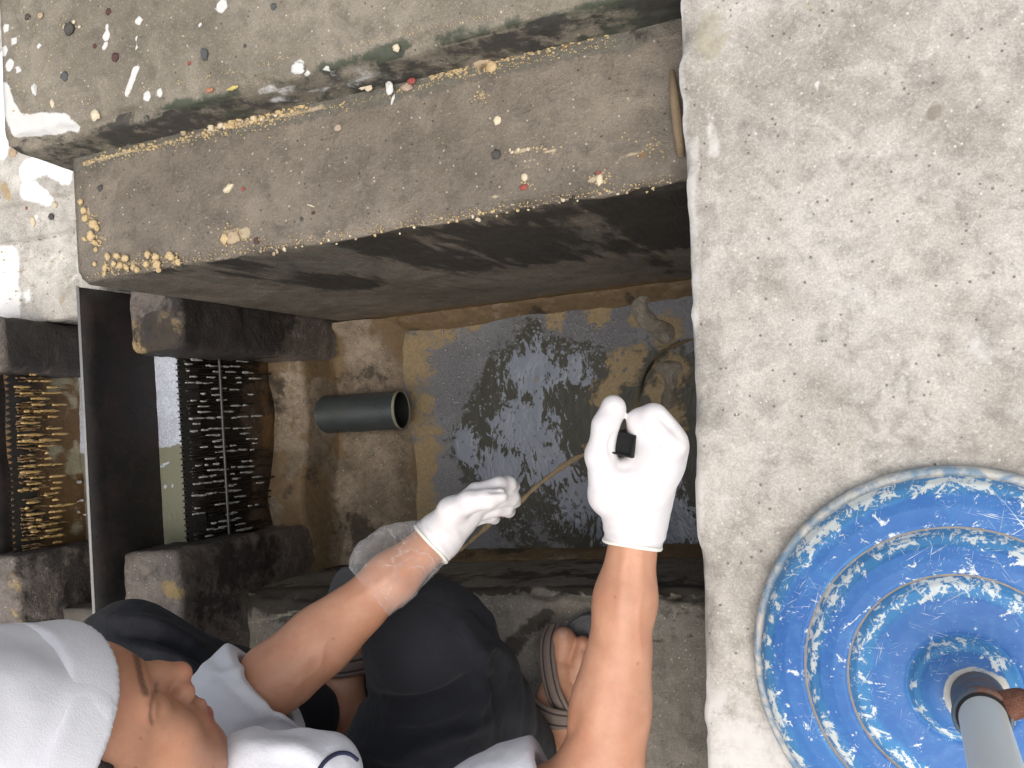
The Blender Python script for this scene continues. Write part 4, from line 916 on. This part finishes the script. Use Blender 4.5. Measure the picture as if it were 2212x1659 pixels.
if len(pp) > 2: Vt, Ft = tube(spline(pp, 40), .0021, 8); link('piping', mesh(Vt, Ft), M_navy, shirt)

# ---- trousers
m = Mat('dark trousers'); n = m.noise(20, 6, .6, dist=.5); wf = m.noise(800, 2, .5); n3 = m.noise(5, 4, .6)
ccol = m.mix(n3, (.006, .007, .012), (.0115, .0125, .018)); ccol = m.mix(m.step(n, .55, .8, 0, .5), ccol, (.021, .021, .023))
M_trou = m.done(ccol, .88, m.bump(m.math('ADD', m.math('ADD', m.math('MULTIPLY', n, 3.5), m.math('MULTIPLY', n3, 4)), m.math('MULTIPLY', wf, .5)), .55, .003))
m.b.inputs['Sheen Weight'].default_value = .05; m.b.inputs['Sheen Roughness'].default_value = .5
s = SDF()
for hip, kn, an, q in ((HIPR, KNR, ANR, 1), (HIPL, KNL, ANL, -1)):
    s.cone(PEL, hip, .125, .115, .06); s.cone(hip, kn, .112, .074, .04); s.ball(kn, .0745, .02)
    mid = kn+(an-kn)*.45; low = kn+(an-kn)*.80; s.chain([kn, mid+np.array([.0, -.01, 0]), low+np.array([.0, -.012, 0])], [.072, .066, .058], .03)
s.cone([-.72, -.52, .33], KNR+np.array([-.05, -.14, -.02]), .09, .07, .06); s.cone(KNL+np.array([.04, -.05, -.01]), HIPL+np.array([.03, .1, .02]), .068, .11, .05)
TF = folds([([(1000, 1350), (1040, 1430), (1035, 1510), (1000, 1580)], .009, .008), ([(1065, 1330), (1095, 1420), (1110, 1520), (1105, 1620)], .009, .009), ([(1025, 1420), (1060, 1400), (1085, 1440)], .005, .006), ([(1040, 1450), (1075, 1500), (1080, 1590)], .007, -.007),
  ([(790, 1500), (880, 1520), (960, 1500), (1030, 1450)], .007, -.009), ([(850, 1640), (960, 1590), (1060, 1560)], .010, .008), ([(820, 1560), (940, 1545), (1040, 1500)], .010, .006), ([(700, 1600), (800, 1620), (900, 1650)], .010, .007),
  ([(230, 1335), (330, 1345), (430, 1390)], .008, .006), ([(260, 1370), (360, 1385), (460, 1440)], .007, -.007), ([(300, 1400), (380, 1420), (430, 1450)], .007, .006), ([(1000, 1290), (1060, 1350), (1090, 1400)], .006, -.006)])
s.raw(lambda P: fbm(P, 13, 3, 231)*.014+fbm(P*np.array([1, .5, 1]), 34, 3, 233)*.006, op='d')
trou = link('trousers', displace(s.mesh(.0034), lambda P: 1.5*TF(P)), M_trou, person)

# ---- gloves
m = Mat('white latex'); n = m.noise(24, 5, .6, dist=.4); n2 = m.noise(130, 4, .6); wr = m.noise(9, 4, .6, m.mapping(scale=(1, 1, 1)), dist=1.4)
M_glove = m.done(m.mix(n, (.62, .59, .595), (.71, .68, .68)), m.step(n, .3, .7, .42, .6), m.bump(m.math('ADD', m.math('MULTIPLY', wr, 2), m.math('MULTIPLY', n2, .6)), .25, .003), Subsurface_Weight=.08, Subsurface_Scale=.006)
m = Mat('rolled glove edge'); M_roll = m.done(m.mix(m.noise(40, 4, .6), (.72, .70, .62), (.82, .80, .72)), .55)
def torus_about(c, ax, R0, r, name, parent, seed, sq=1.0):
    ax = _nrm(ax); u = _nrm(np.cross(ax, [0, 0, 1])); v = np.cross(ax, u); pts = []
    for k in range(49):
        a = 2*math.pi*k/48; rad = R0*(1+.03*math.sin(3*a+seed)); pts.append(c+u*math.cos(a)*rad+v*math.sin(a)*rad*sq+ax*.0015*math.sin(2*a+seed))
    Vt, Ft = tube(pts, r, 10, False); return link(name, mesh(Vt, Ft), M_roll, parent)
GF = [([(1378, 940), (1402, 948), (1430, 985), (1440, 1010)], .0035, -.0010), ([(1412, 893), (1440, 915), (1472, 950)], .003, -.0016), ([(1425, 880), (1458, 915), (1478, 945)], .0025, .0012), ([(1330, 1002), (1350, 1010), (1380, 1005)], .005, -.0015), ([(1318, 1092), (1375, 1104), (1430, 1090)], .003, .0016), ([(1320, 1070), (1370, 1082), (1420, 1066)], .004, -.0014), ([(1295, 1010), (1330, 1045), (1400, 1050)], .005, -.0016), ([(1330, 930), (1318, 960), (1322, 990)], .003, -.002),
  ([(1010, 1085), (1045, 1084), (1085, 1082)], .003, -.002), ([(965, 1110), (990, 1100), (1012, 1100)], .004, -.0016), ([(950, 1130), (985, 1150), (995, 1165)], .004, .0014), ([(1055, 1062), (1075, 1060), (1100, 1062)], .0025, -.002)]
def glove(handfn, W, E_, cuff, r0, r1, seed):
    s = SDF(); handfn(s, .0012); d = _nrm(E_-W); s.chain([W, W+d*cuff*.5, W+d*cuff], [r0, (r0+r1)/2-.001, r1], .008)
    s.raw(lambda P: fbm(P, 38, 3, seed)*.0025+.0007*np.sin(((P-W)@d)*520)*ss((P-W)@d, 0, .012), op='d'); s.plane(W+d*cuff, -d, .002)
    me = s.mesh(.0019); displace(me, lambda P, g_=folds(GF): 1.25*g_(P)); o = link('glove', me, M_glove, person); torus_about(W+d*(cuff-.001), d, r1+.0006, .0021, 'rolled_edge', o, seed); return o
gR = glove(right_hand, WRR, ELR, .020, .0262, .0268, 241); gL = glove(left_hand, WRL, ELL, .016, .0245, .0268, 243)
torus_about(WRR+_nrm(ELR-WRR)*.012, ELR-WRR, .0265, .0013, 'fold', gR, 4)

# ---- clear plastic oversleeve that sticks out of the left glove
m = Mat('clear plastic film'); n = m.noise(24, 4, .6, dist=1)
tr = m.n('ShaderNodeBsdfTransparent'); gl = m.n('ShaderNodeBsdfPrincipled'); gl.inputs['Base Color'].default_value = (.75, .75, .76, 1); gl.inputs['Roughness'].default_value = .22; gl.inputs['Specular IOR Level'].default_value = .9
m.l(m.bump(n, .6, .006), gl.inputs['Normal']); mx = m.n('ShaderNodeMixShader'); lw = m.n('ShaderNodeLayerWeight'); lw.inputs[0].default_value = .45
fac = m.math('ADD', m.math('MULTIPLY', lw.outputs['Facing'], .34), m.step(m.math('ABSOLUTE', m.math('SUBTRACT', n, .5)), 0, .02, .22, .045)); m.l(fac, mx.inputs[0]); m.t.links.new(tr.outputs[0], mx.inputs[1]); m.t.links.new(gl.outputs[0], mx.inputs[2]); m.t.links.new(mx.outputs[0], m.out.inputs[0])
M_film = m.m
dl = _nrm(ELL-WRL); ul = _nrm(np.cross(dl, [0, 0, 1])); vl = np.cross(dl, ul)
def film(u, v):
    t = u*.098; th = v*2*math.pi; P0 = WRL+dl[None]*(.004+t[:, None])
    bul = np.sin(np.clip(u, 0, 1)*math.pi*.92)**.8
    up = np.cos(th)*ul[None].T+np.sin(th)*vl[None].T
    # bulges to the far (image-upper) side, flat on the other
    far = np.clip(np.cos(th-ph_), 0, 1)
    rad = .0262+.004*bul+.030*bul*far**1.5*(.6+.4*u)+.004*u
    P = P0+(up*rad).T; n = fbm(P, 30, 3, 251)*.016*bul+fbm(P, 80, 2, 253)*.004; P = P+(up*n).T
    return P
farv = at(850, 1110, .45)-at(890, 1200, .45); ph_ = math.atan2(farv@vl, farv@ul)
f_ = sheet('plastic_sleeve', 50, 72, film, M_film, None, person)
# ---- sandals
M_sole = plain('grey foam sole', (.075, .075, .08), .9, .35, 60, .5); M_strap = plain('brown strap', (.20, .15, .125), .75, .2, 150, .2); M_stripe = plain('dark strap stripe', (.05, .038, .036), .8, .2, 150)
def sandal(toe, heel, q, ball, d, sd):
    h = empty('sandal'); h.parent = person; c = (toe+heel)/2
    out = []; L = np.linalg.norm(toe-heel)+.038; h0 = heel-d*.014
    for k in range(64):
        a = 2*math.pi*k/64; x = .5-.5*math.cos(a); wd = .034+.016*ss(x, .4, .75)-.004*math.exp(-((x-.45)/.15)**2); wd *= (max(0, 1-abs(2*x-1)**3.2))**.5
        p = h0+d*x*L+sd*(.014+.020*x*.9+(wd if math.sin(a) > 0 else -wd)); out.append(p)
    zs = [(0, .97), (.003, 1), (.016, 1), (.0195, .985), (.020, .95)]; V = []; Fs = []; cen = np.mean(out, 0)
    for z, sc in zs:
        for p in out: w = cen+(p-cen)*sc; V.append((w[0], w[1], z+.001))
    n = 64
    for i in range(len(zs)-1):
        for k in range(n): Fs.append([i*n+k, i*n+(k+1) % n, (i+1)*n+(k+1) % n, (i+1)*n+k])
    Fs += [list(range(n))[::-1], [(len(zs)-1)*n+k for k in range(n)]]
    me = mesh(V, Fs); recalc(me); link('sole', me, M_sole, h, smooth=False)
    def strap(pts, w, name='strap'):
        P = spline(pts, 26); V = []; Fs = []; T = np.gradient(P, axis=0); mid = np.array([*P.mean(0)[:2], .005])
        prof = [(-1, 0), (-1, .6), (-.72, 1), (-.62, .75), (-.42, .75), (-.34, 1.05), (.34, 1.05), (.42, .75), (.62, .75), (.72, 1), (1, .6), (1, 0)]
        for p, t in zip(P, T):
            t = _nrm(t); nn = p-mid; nn = _nrm(nn-t*(nn@t)); wv_ = np.cross(t, nn)
            for a, b in prof: V.append(p+wv_*a*w+nn*b*.0028)
        m_ = len(prof)
        for i in range(len(P)-1):
            for j in range(m_-1): Fs.append([i*m_+j, i*m_+j+1, (i+1)*m_+j+1, (i+1)*m_+j])
        me = mesh(V, Fs); me.materials.append(M_strap); me.materials.append(M_stripe)
        o = link(name, me, None, h); mi = [1 if (j in (3, 7)) else 0 for i in range(len(P)-1) for j in range(m_-1)]; me.polygons.foreach_set('material_index', mi); return o
    Lp = lambda a, b, z: np.array([*(ball+d*a+sd*b)[:2], z])
    strap([Lp(.058, -.027, .022), Lp(.040, -.0235, .046), Lp(.010, -.010, .066), Lp(-.028, .014, .080), Lp(-.06, .042, .070), Lp(-.085, .066, .022)], .0135)
    strap([Lp(-.050, -.044, .020), Lp(-.050, -.038, .052), Lp(-.053, -.012, .090), Lp(-.057, .022, .092), Lp(-.06, .052, .056), Lp(-.06, .060, .020)], .016)
    return h
sandal(TOER, HLR, -1, bR, dR, sR); sandal(TOEL, HLL, 1, bL, dL, sL)
# ------------------------------------------------------------------ held things
M_rope = plain('dirty rope', (.16, .115, .062), .85, .55, 90, .9); M_hand = plain('black handle plastic', (.003, .003, .0035), .9, .3); 
rp = spline([at(955, 1215, .34), at(1000, 1183, .36), at(1060, 1130, .38), at(1100, 1105, .39), at(1160, 1050, .42), at(1230, 998, .46), at(1290, 968, .50), at(1345, 930, .53), at(1372, 880, .48), at(1382, 845, .30), at(1392, 815, .0), at(1405, 790, -.30), at(1430, 760, -.36), at(1490, 735, -.375), at(1560, 725, -.38)], 160)
Vt, Ft = tube(rp, [.0028+.0006*math.sin(i*1.3)+.0006*math.sin(i*.37) for i in range(160)], 9); Vt = np.array(Vt); Vt = Vt+fbm(Vt, 190, 2, 261)[:, None]*.002
o = link('rope', mesh(Vt, Ft), M_rope); tag(o, 'thin dirty rope running from the left glove through the right fist into the scum', 'rope')
hc = at(1345, 960, .6085); hx = _nrm(at(1366, 972, .602)-at(1338, 980, .602)); hx = _nrm(at(1362, 945, .602)-at(1332, 938, .602)); hy = np.cross([0, 0, 1], hx)
V = []; Fs = []; W1, W2 = .0105, .0088
for hw, z in [(W1, -.085), (W1, -.001), (W1-.0008, 0), (W2, 0), (W2, -.0035)]:
    for a, b in ((-1, -1), (1, -1), (1, 1), (-1, 1)): V.append(hc+hx*a*hw+hy*b*hw+np.array([0, 0, z]))
for i in range(4):
    for k in range(4): Fs.append([i*4+k, i*4+(k+1) % 4, (i+1)*4+(k+1) % 4, (i+1)*4+k])
Fs += [[16, 17, 18, 19], [3, 2, 1, 0]]
o = link('handle', mesh(V, Fs), M_hand, smooth=False); tag(o, 'black square hollow handle end gripped in the right white glove', 'handle')

# ------------------------------------------------------------------ crumbs and litter
PAL = dict(yellow=(.52, .39, .21), cream=(.62, .53, .38), white=(.68, .67, .64), tan=(.42, .32, .21), dark=(.07, .064, .056), red=(.30, .07, .055), blue=(.085, .09, .09), orange=(.40, .17, .09), maroon=(.085, .04, .036), pink=(.40, .30, .23), lemon=(.55, .45, .15))
MC = {k: plain(k+' bit', v, .8, .25, 90, .5) for k, v in PAL.items()}
def bit(name, px, py, z, rpx, colr, label, cat, group=None, sq=(1, 1, .45), seed=None, rot=0, amp=.5):
    c = at(px, py, z); r = .88*rpx*mpp(c); seed = seed if seed is not None else int(px*7+py)
    Vb, Fb = lump(r, seed, sq, 9, amp); Vb = Vb*(1+.5*fbm(Vb/r*1.0+seed, 4.5, 3, seed))[:, None]; ca, sa = math.cos(rot), math.sin(rot); Vb = np.c_[Vb[:, 0]*ca-Vb[:, 1]*sa, Vb[:, 0]*sa+Vb[:, 1]*ca, Vb[:, 2]]
    Vb = Vb+np.array([c[0], c[1], z+r*sq[2]*.55]); o = link(name, mesh(Vb, Fb), MC[colr]); tag(o, label, cat, group); return o
T = .475; B = .4
bit('pebble', 152, 62, T, 15, 'dark', 'largest dark pebble on the upper slab, with cream specks beside it', 'pebble')
for x, y, r in [(141, 58, 6), (160, 48, 6), (172, 58, 4)]: bit('crumb', x, y, T, r, 'cream', 'cream speck clinging beside the largest dark pebble', 'crumb', 'specks at the dark pebble')
bit('pebble', 444, 118, T, 14, 'blue', 'blue grey pebble alone in the middle of the upper slab', 'pebble', sq=(.7, 1.1, .5))
bit('pebble', 250, 124, T, 11, 'maroon', 'dark reddish pebble below the broad white splash', 'pebble')
bit('pebble', 592, 15, T, 9, 'blue', 'small bluish pebble at the very top edge of the picture', 'pebble')
bit('pebble', 60, 37, T, 7, 'dark', 'small dark pebble left of the tan pebble at top left', 'pebble')
bit('pebble', 88, 34, T, 8, 'tan', 'small tan pebble at the top left, between two dark ones', 'pebble')
bit('pebble', 142, 165, T, 11, 'blue', 'faded grey pebble above the white painted corner', 'pebble')
bit('pebble', 530, 100, T, 5, 'dark', 'tiny round black pebble right of the blue grey one', 'pebble')
bit('pebble', 235, 26, T, 8, 'maroon', 'dark red bit at the top tip of the broad white splash', 'pebble')
bit('pebble', 205, 100, T, 6, 'maroon', 'small maroon bit left of the broad white splash', 'pebble')
bit('pebble', 409, 137, T, 5, 'red', 'tiny red bit just left of the blue grey pebble', 'pebble')
bit('shell', 77, 193, T, 14, 'white', 'white oval shell fragment above the painted corner', 'shell', sq=(.5, 1, .5))
bit('shell', 115, 225, T, 10, 'cream', 'cream fragment just right of the white oval shell', 'shell', sq=(.7, 1, .4))
bit('stone', 208, 249, T, 14, 'cream', 'squarish cream chunk on the mossy edge', 'stone')
for x, y, r in [(278, 227, 12), (305, 227, 13), (334, 225, 11)]: bit('stone', x, y, .462, r, 'white', 'white stone, one of three in a row on the mossy edge', 'stone', 'three white stones')
bit('stone', 266, 304, B, 12, 'white', 'bluish white oval stone at the foot of the mossy riser', 'stone', sq=(1.2, .7, .6), rot=-.6)
bit('stone', 339, 290, B, 10, 'cream', 'small cream oval stone at the riser foot, right of the bluish white one', 'stone', sq=(1.1, .6, .6), rot=-.6)
bit('stone', 400, 281, B, 14, 'tan', 'tall tan flake leaning at the riser foot', 'stone', sq=(.6, 1.1, .6))
bit('peel', 504, 191, T, 12, 'lemon', 'curled yellow peel on the upper slab edge', 'peel', sq=(1.3, .4, .4), rot=.1)
bit('peel', 454, 195, T, 9, 'orange', 'faded orange scrap beside the curled yellow peel', 'peel', sq=(1.2, .6, .3))
bit('stone', 645, 148, T, 18, 'white', 'big white chalky lump by the riser edge of the upper slab', 'stone', sq=(1.1, .8, .4))
bit('stone', 857, 104, T, 10, 'cream', 'cream triangular chip on the mossy edge, right of the white lump', 'stone')
for x, y, r in [(783, 184, 12), (798, 189, 10), (820, 160, 12)]: bit('stone', x, y, B+.01, r, 'cream', 'cream cube-like chunk in the riser litter left of the red piece', 'stone', 'cream chunks at the riser')
bit('scrap', 843, 190, B+.01, 14, 'white', 'white torn scrap between the cream chunks and the red piece', 'scrap', sq=(.8, 1.2, .4))
bit('scrap', 850, 215, B, 10, 'white', 'thin white sliver hanging below the torn scrap', 'scrap', sq=(.35, 1.3, .4), rot=-.4)
bit('scrap', 890, 176, B+.012, 11, 'red', 'red square scrap in the litter under the riser', 'scrap', sq=(1, .8, .4))
bit('scrap', 880, 190, B, 16, 'pink', 'pinkish crumbly lump around the red scrap', 'scrap', sq=(1.2, .7, .5))
bit('lump', 1040, 130, B, 20, 'tan', 'largest sandy lump at the foot of the riser', 'lump', sq=(1.2, 1, .6))
bit('lump', 1062, 145, B, 13, 'yellow', 'smaller sandy lump leaning on the largest one', 'lump')
bit('scrap', 1074, 260, B, 12, 'cream', 'pale tan flake below the sandy lumps on the beam', 'flake', sq=(.8, 1, .3))
bit('scrap', 730, 276, B, 10, 'pink', 'pinkish flake alone on the beam below the riser', 'flake', sq=(1, .8, .3))
bit('pebble', 1074, 334, B, 12, 'dark', 'dark oval pebble on the beam left of the crumb line', 'pebble')
bit('scrap', 1132, 405, B, 11, 'red', 'red scrap near the front edge of the beam', 'scrap', sq=(1, .7, .4))
bit('scrap', 1134, 384, B, 9, 'cream', 'cream crumb just above the red scrap near the beam edge', 'crumb')
bit('scrap', 1295, 385, B, 14, 'cream', 'pale torn bit with a red dot at the beam edge near the walkway', 'scrap', sq=(.6, 1.3, .4))
bit('scrap', 1293, 374, B+.006, 5, 'red', 'red dot on the pale torn bit', 'scrap')
bit('lump', 495, 408, B, 13, 'cream', 'pale cream curl on the beam left of the tiny red bead', 'lump', sq=(1.2, .6, .4), rot=.5)
bit('scrap', 526, 408, B, 5, 'red', 'tiny red bead on the beam beside the cream curl', 'bead')
bit('straw', 671, 444, B, 10, 'cream', 'short pale straw piece on the beam', 'straw', sq=(1.3, .22, .22), rot=-.45)
bit('pebble', 652, 473, B, 5, 'dark', 'black pip on the beam below the straw piece', 'pip'); bit('pebble', 677, 460, B, 5, 'maroon', 'maroon pip touching the straw piece', 'pip')
bit('pebble', 218, 406, B, 8, 'dark', 'dark spot-like pebble at the left end of the beam', 'pebble')
bit('pebble', 555, 520, B, 8, 'maroon', 'dark maroon clump at the right of the flat yellow patch', 'clump'); bit('lump', 505, 512, B, 20, 'tan', 'flat tan lump in the crumb patch at the beam edge', 'lump', sq=(1.1, .8, .25))
bit('lump', 487, 515, B, 14, 'yellow', 'ring shaped yellow lump at the left of the flat tan lump', 'lump', sq=(.8, 1.1, .35))
bit('shell', 120, 443, .172, 8, 'cream', 'cream oval bit on the raised strip of the landing', 'shell', sq=(.7, 1, .5)); bit('shell', 72, 478, .172, 13, 'cream', 'cream pointed flake on the landing left of the beam end', 'flake', sq=(.6, 1.1, .3), rot=.3)
bit('pebble', 112, 468, .172, 8, 'dark', 'dark pebble on the landing next to the pointed flake', 'pebble'); bit('pebble', 58, 450, .172, 4, 'red', 'tiny red bit on the landing strip', 'bead')
bit('pebble', 30, 330, .186, 12, 'tan', 'brown clod on the landing beside the white painted patch', 'clod')
o = tube([at(1452, 152, .412), at(1458, 220, .418), at(1466, 290, .420), at(1471, 338, .412)], [.003, .0055, .0055, .004], 10); o = link('stick', mesh(*o), plain('weathered stick', (.26, .19, .115), .8, .3, 60, .5)); tag(o, 'pale brown stick wedged between beam and walkway', 'stick')
# yellow crumbs: the clear ones singly
cr = np.random.default_rng(5)
def crumbs(pts, z, group, label, colr=('yellow',), jit=3):
    for x, y, r in pts:
        bit('crumb', x+cr.normal()*jit*.4, y+cr.normal()*jit*.4, z, r, colr[cr.integers(len(colr))], label, 'crumb', group, sq=(1, .7+.4*cr.random(), .7), rot=cr.uniform(0, 3), amp=.6)
crumbs([(178, 438, 8), (182, 455, 9), (186, 470, 9), (205, 483, 11), (212, 495, 8), (200, 510, 11), (206, 524, 8), (184, 516, 6), (208, 540, 6)], B, 'crumbs along the beam end', 'yellow crumb in the short column along the beam end')
crumbs([(235, 555, 9), (228, 578, 9), (229, 592, 7), (255, 553, 11), (273, 560, 10), (260, 572, 9), (274, 577, 8), (288, 578, 7), (298, 584, 8), (322, 552, 10), (340, 556, 10), (320, 572, 9), (342, 572, 11), (370, 555, 12), (386, 568, 7), (207, 570, 6), (345, 584, 8), (247, 568, 7)], B, 'crumbs at the beam corner', 'yellow crumb in the dense patch at the left front corner of the beam')
crumbs([(1105, 329, 5), (1121, 325, 5), (1140, 323, 5), (1160, 322, 5), (1178, 322, 6), (1195, 330, 4), (1100, 323, 4)], B, 'crumb line on the beam', 'small crumb in the short line right of the dark oval pebble', ('cream', 'tan'))
crumbs([(460+i*12+cr.normal()*4, 272-i*2.9+cr.normal()*5, cr.uniform(6, 10)) for i in range(18)]+[(455+i*10+cr.normal()*4, 280-i*2.4+cr.normal()*4, cr.uniform(4, 8)) for i in range(20)], B, 'crumbs at the riser foot', 'yellow crumb in the row at the foot of the mossy riser', ('yellow', 'tan', 'yellow', 'cream'))
crumbs([(x, 608-(x-190)*.1655+cr.normal()*4, cr.uniform(2.5, 5.5)) for x in list(cr.uniform(560, 1450, 46))], B, 'crumbs on the front edge', 'small crumb on the front edge of the beam', ('yellow', 'tan', 'cream'))
# the uncountable dust and grit: one object
parts = []
def grit(n, fn, rr):
    for i in range(n):
        px, py, z = fn(); c = at(px, py, z); r = cr.uniform(*rr)*mpp(c); Vb, Fb = lump(r, cr.integers(1000), (1, .8, .6), 3, .4); parts.append((Vb+np.array([c[0], c[1], z+r*.3]), Fb))
def edge1(): x = cr.uniform(190, 1465); return x, 604-(x-190)*.1655-abs(cr.normal())*9, .4
def edge2(): x = cr.uniform(190, 1330); return x, 352-(x-170)*.236+abs(cr.normal())*8+4, .4
def any_(): x = cr.uniform(200, 1450); return x, cr.uniform(340-(x-170)*.22, 590-(x-190)*.165), .4
def edge3(): x = cr.uniform(150, 1100); return x, 262-(x-20)*.215-abs(cr.normal())*7, .475
def edge4(): x = [cr.uniform(430, 680), cr.uniform(930, 1010), cr.uniform(1060, 1320), cr.uniform(180, 420)][cr.integers(4)]; return x, 350-(x-170)*.245+cr.normal()*5+3, .4
def cl(): x, y, s_ = [(195, 470, 14), (208, 520, 12), (240, 575, 14), (280, 570, 18), (335, 565, 16), (380, 562, 10), (510, 505, 26), (1150, 325, 30), (1140, 395, 12), (1300, 385, 16), (1400, 310, 26), (560, 258, 40), (1045, 150, 18), (1043, 211, 12)][cr.integers(14)]; return x+cr.normal()*s_, y+cr.normal()*s_*.6, .4
grit(420, cl, (.9, 3.6)); grit(420, edge4, (1.5, 5)); grit(520, edge1, (.8, 2.6)); grit(420, edge2, (.8, 2.8)); grit(160, any_, (.7, 2.0)); grit(160, edge3, (.8, 2.6)); grit(60, lambda: (cr.uniform(8, 160), cr.uniform(20, 250), .475), (.8, 3)); grit(60, lambda: (cr.uniform(2, 160), cr.uniform(440, 660), .165), (.8, 3))
V, Fs = join(parts); o = link('grit', mesh(V, Fs), plain('crumb grit', (.46, .35, .19), .85, .5, 25, .3)); tag(o, kind='stuff')
# bubbles on the water: uncountable, one object
parts = []
for i in range(620):
    px, py = [(cr.normal(1010, 60), cr.normal(750, 45)), (cr.normal(1230, 70), cr.normal(710, 22)), (cr.normal(1290, 40), cr.normal(745, 30)), (cr.normal(990, 40), cr.normal(850, 60)), (cr.normal(1180, 60), cr.normal(1120, 25))][cr.integers(5)]
    c = at(px, py, ZWAT); r = cr.uniform(1.2, 4.6)*mpp(c)
    if abs(c[1]) > .24 or c[0] < -.93: continue
    Vb, Fb = lump(r, 1, (1, 1, .8), 5, 0); parts.append((Vb+c, Fb))
m = Mat('bubble film'); M_bub = m.done((.17, .17, .175), .06, None, IOR=1.6, Specular_IOR_Level=.9)
V, Fs = join(parts); o = link('foam', mesh(V, Fs), M_bub); tag(o, kind='stuff')

# ------------------------------------------------------------------ light, sky, camera
SUN_EL, SUN_AZ = R(68), R(138)            # azimuth from +Y towards +X
w_ = bpy.data.worlds.new('World'); scene.world = w_; w_.use_nodes = True; nt = w_.node_tree; bg = nt.nodes['Background']
sky = nt.nodes.new('ShaderNodeTexSky'); sky.sky_type = 'NISHITA'; sky.sun_disc = False; sky.sun_elevation = SUN_EL; sky.sun_rotation = SUN_AZ; sky.dust_density = 6; sky.air_density = 1.2; sky.ozone_density = .6
hs = nt.nodes.new('ShaderNodeHueSaturation'); hs.inputs['Saturation'].default_value = .42; hs.inputs['Value'].default_value = 1.0
nt.links.new(sky.outputs[0], hs.inputs['Color']); nt.links.new(hs.outputs[0], bg.inputs['Color']); bg.inputs['Strength'].default_value = .15
sun = bpy.data.lights.new('sun', 'SUN'); sun.energy = 1.2; sun.angle = R(70); sun.color = (1, .96, .9); so = bpy.data.objects.new('sun', sun); COL.objects.link(so)
sd_ = Vector((math.sin(SUN_AZ)*math.cos(SUN_EL), math.cos(SUN_AZ)*math.cos(SUN_EL), math.sin(SUN_EL))); so.rotation_euler = (-sd_).to_track_quat('-Z', 'Y').to_euler()
cam = bpy.data.cameras.new('camera'); co_ = bpy.data.objects.new('camera', cam); COL.objects.link(co_)
cam.sensor_width = 36; cam.lens = 36*FPX/2212; cam.clip_start = .02; cam.clip_end = 500
cam.shift_x = 0; cam.shift_y = 0
rt, dnw, fw = CAM[:, 0], CAM[:, 1], CAM[:, 2]
co_.matrix_world = Matrix(((rt[0], -dnw[0], -fw[0], 0), (rt[1], -dnw[1], -fw[1], 0), (rt[2], -dnw[2], -fw[2], CAMH), (0, 0, 0, 1)))
scene.camera = co_
scene.view_settings.view_transform = 'Standard'; scene.view_settings.look = 'None'; scene.view_settings.gamma = 1; scene.view_settings.use_curve_mapping = False
scene.view_settings.exposure = 0.27
scene.cycles.use_denoising = True
scene.cycles.max_bounces = 8
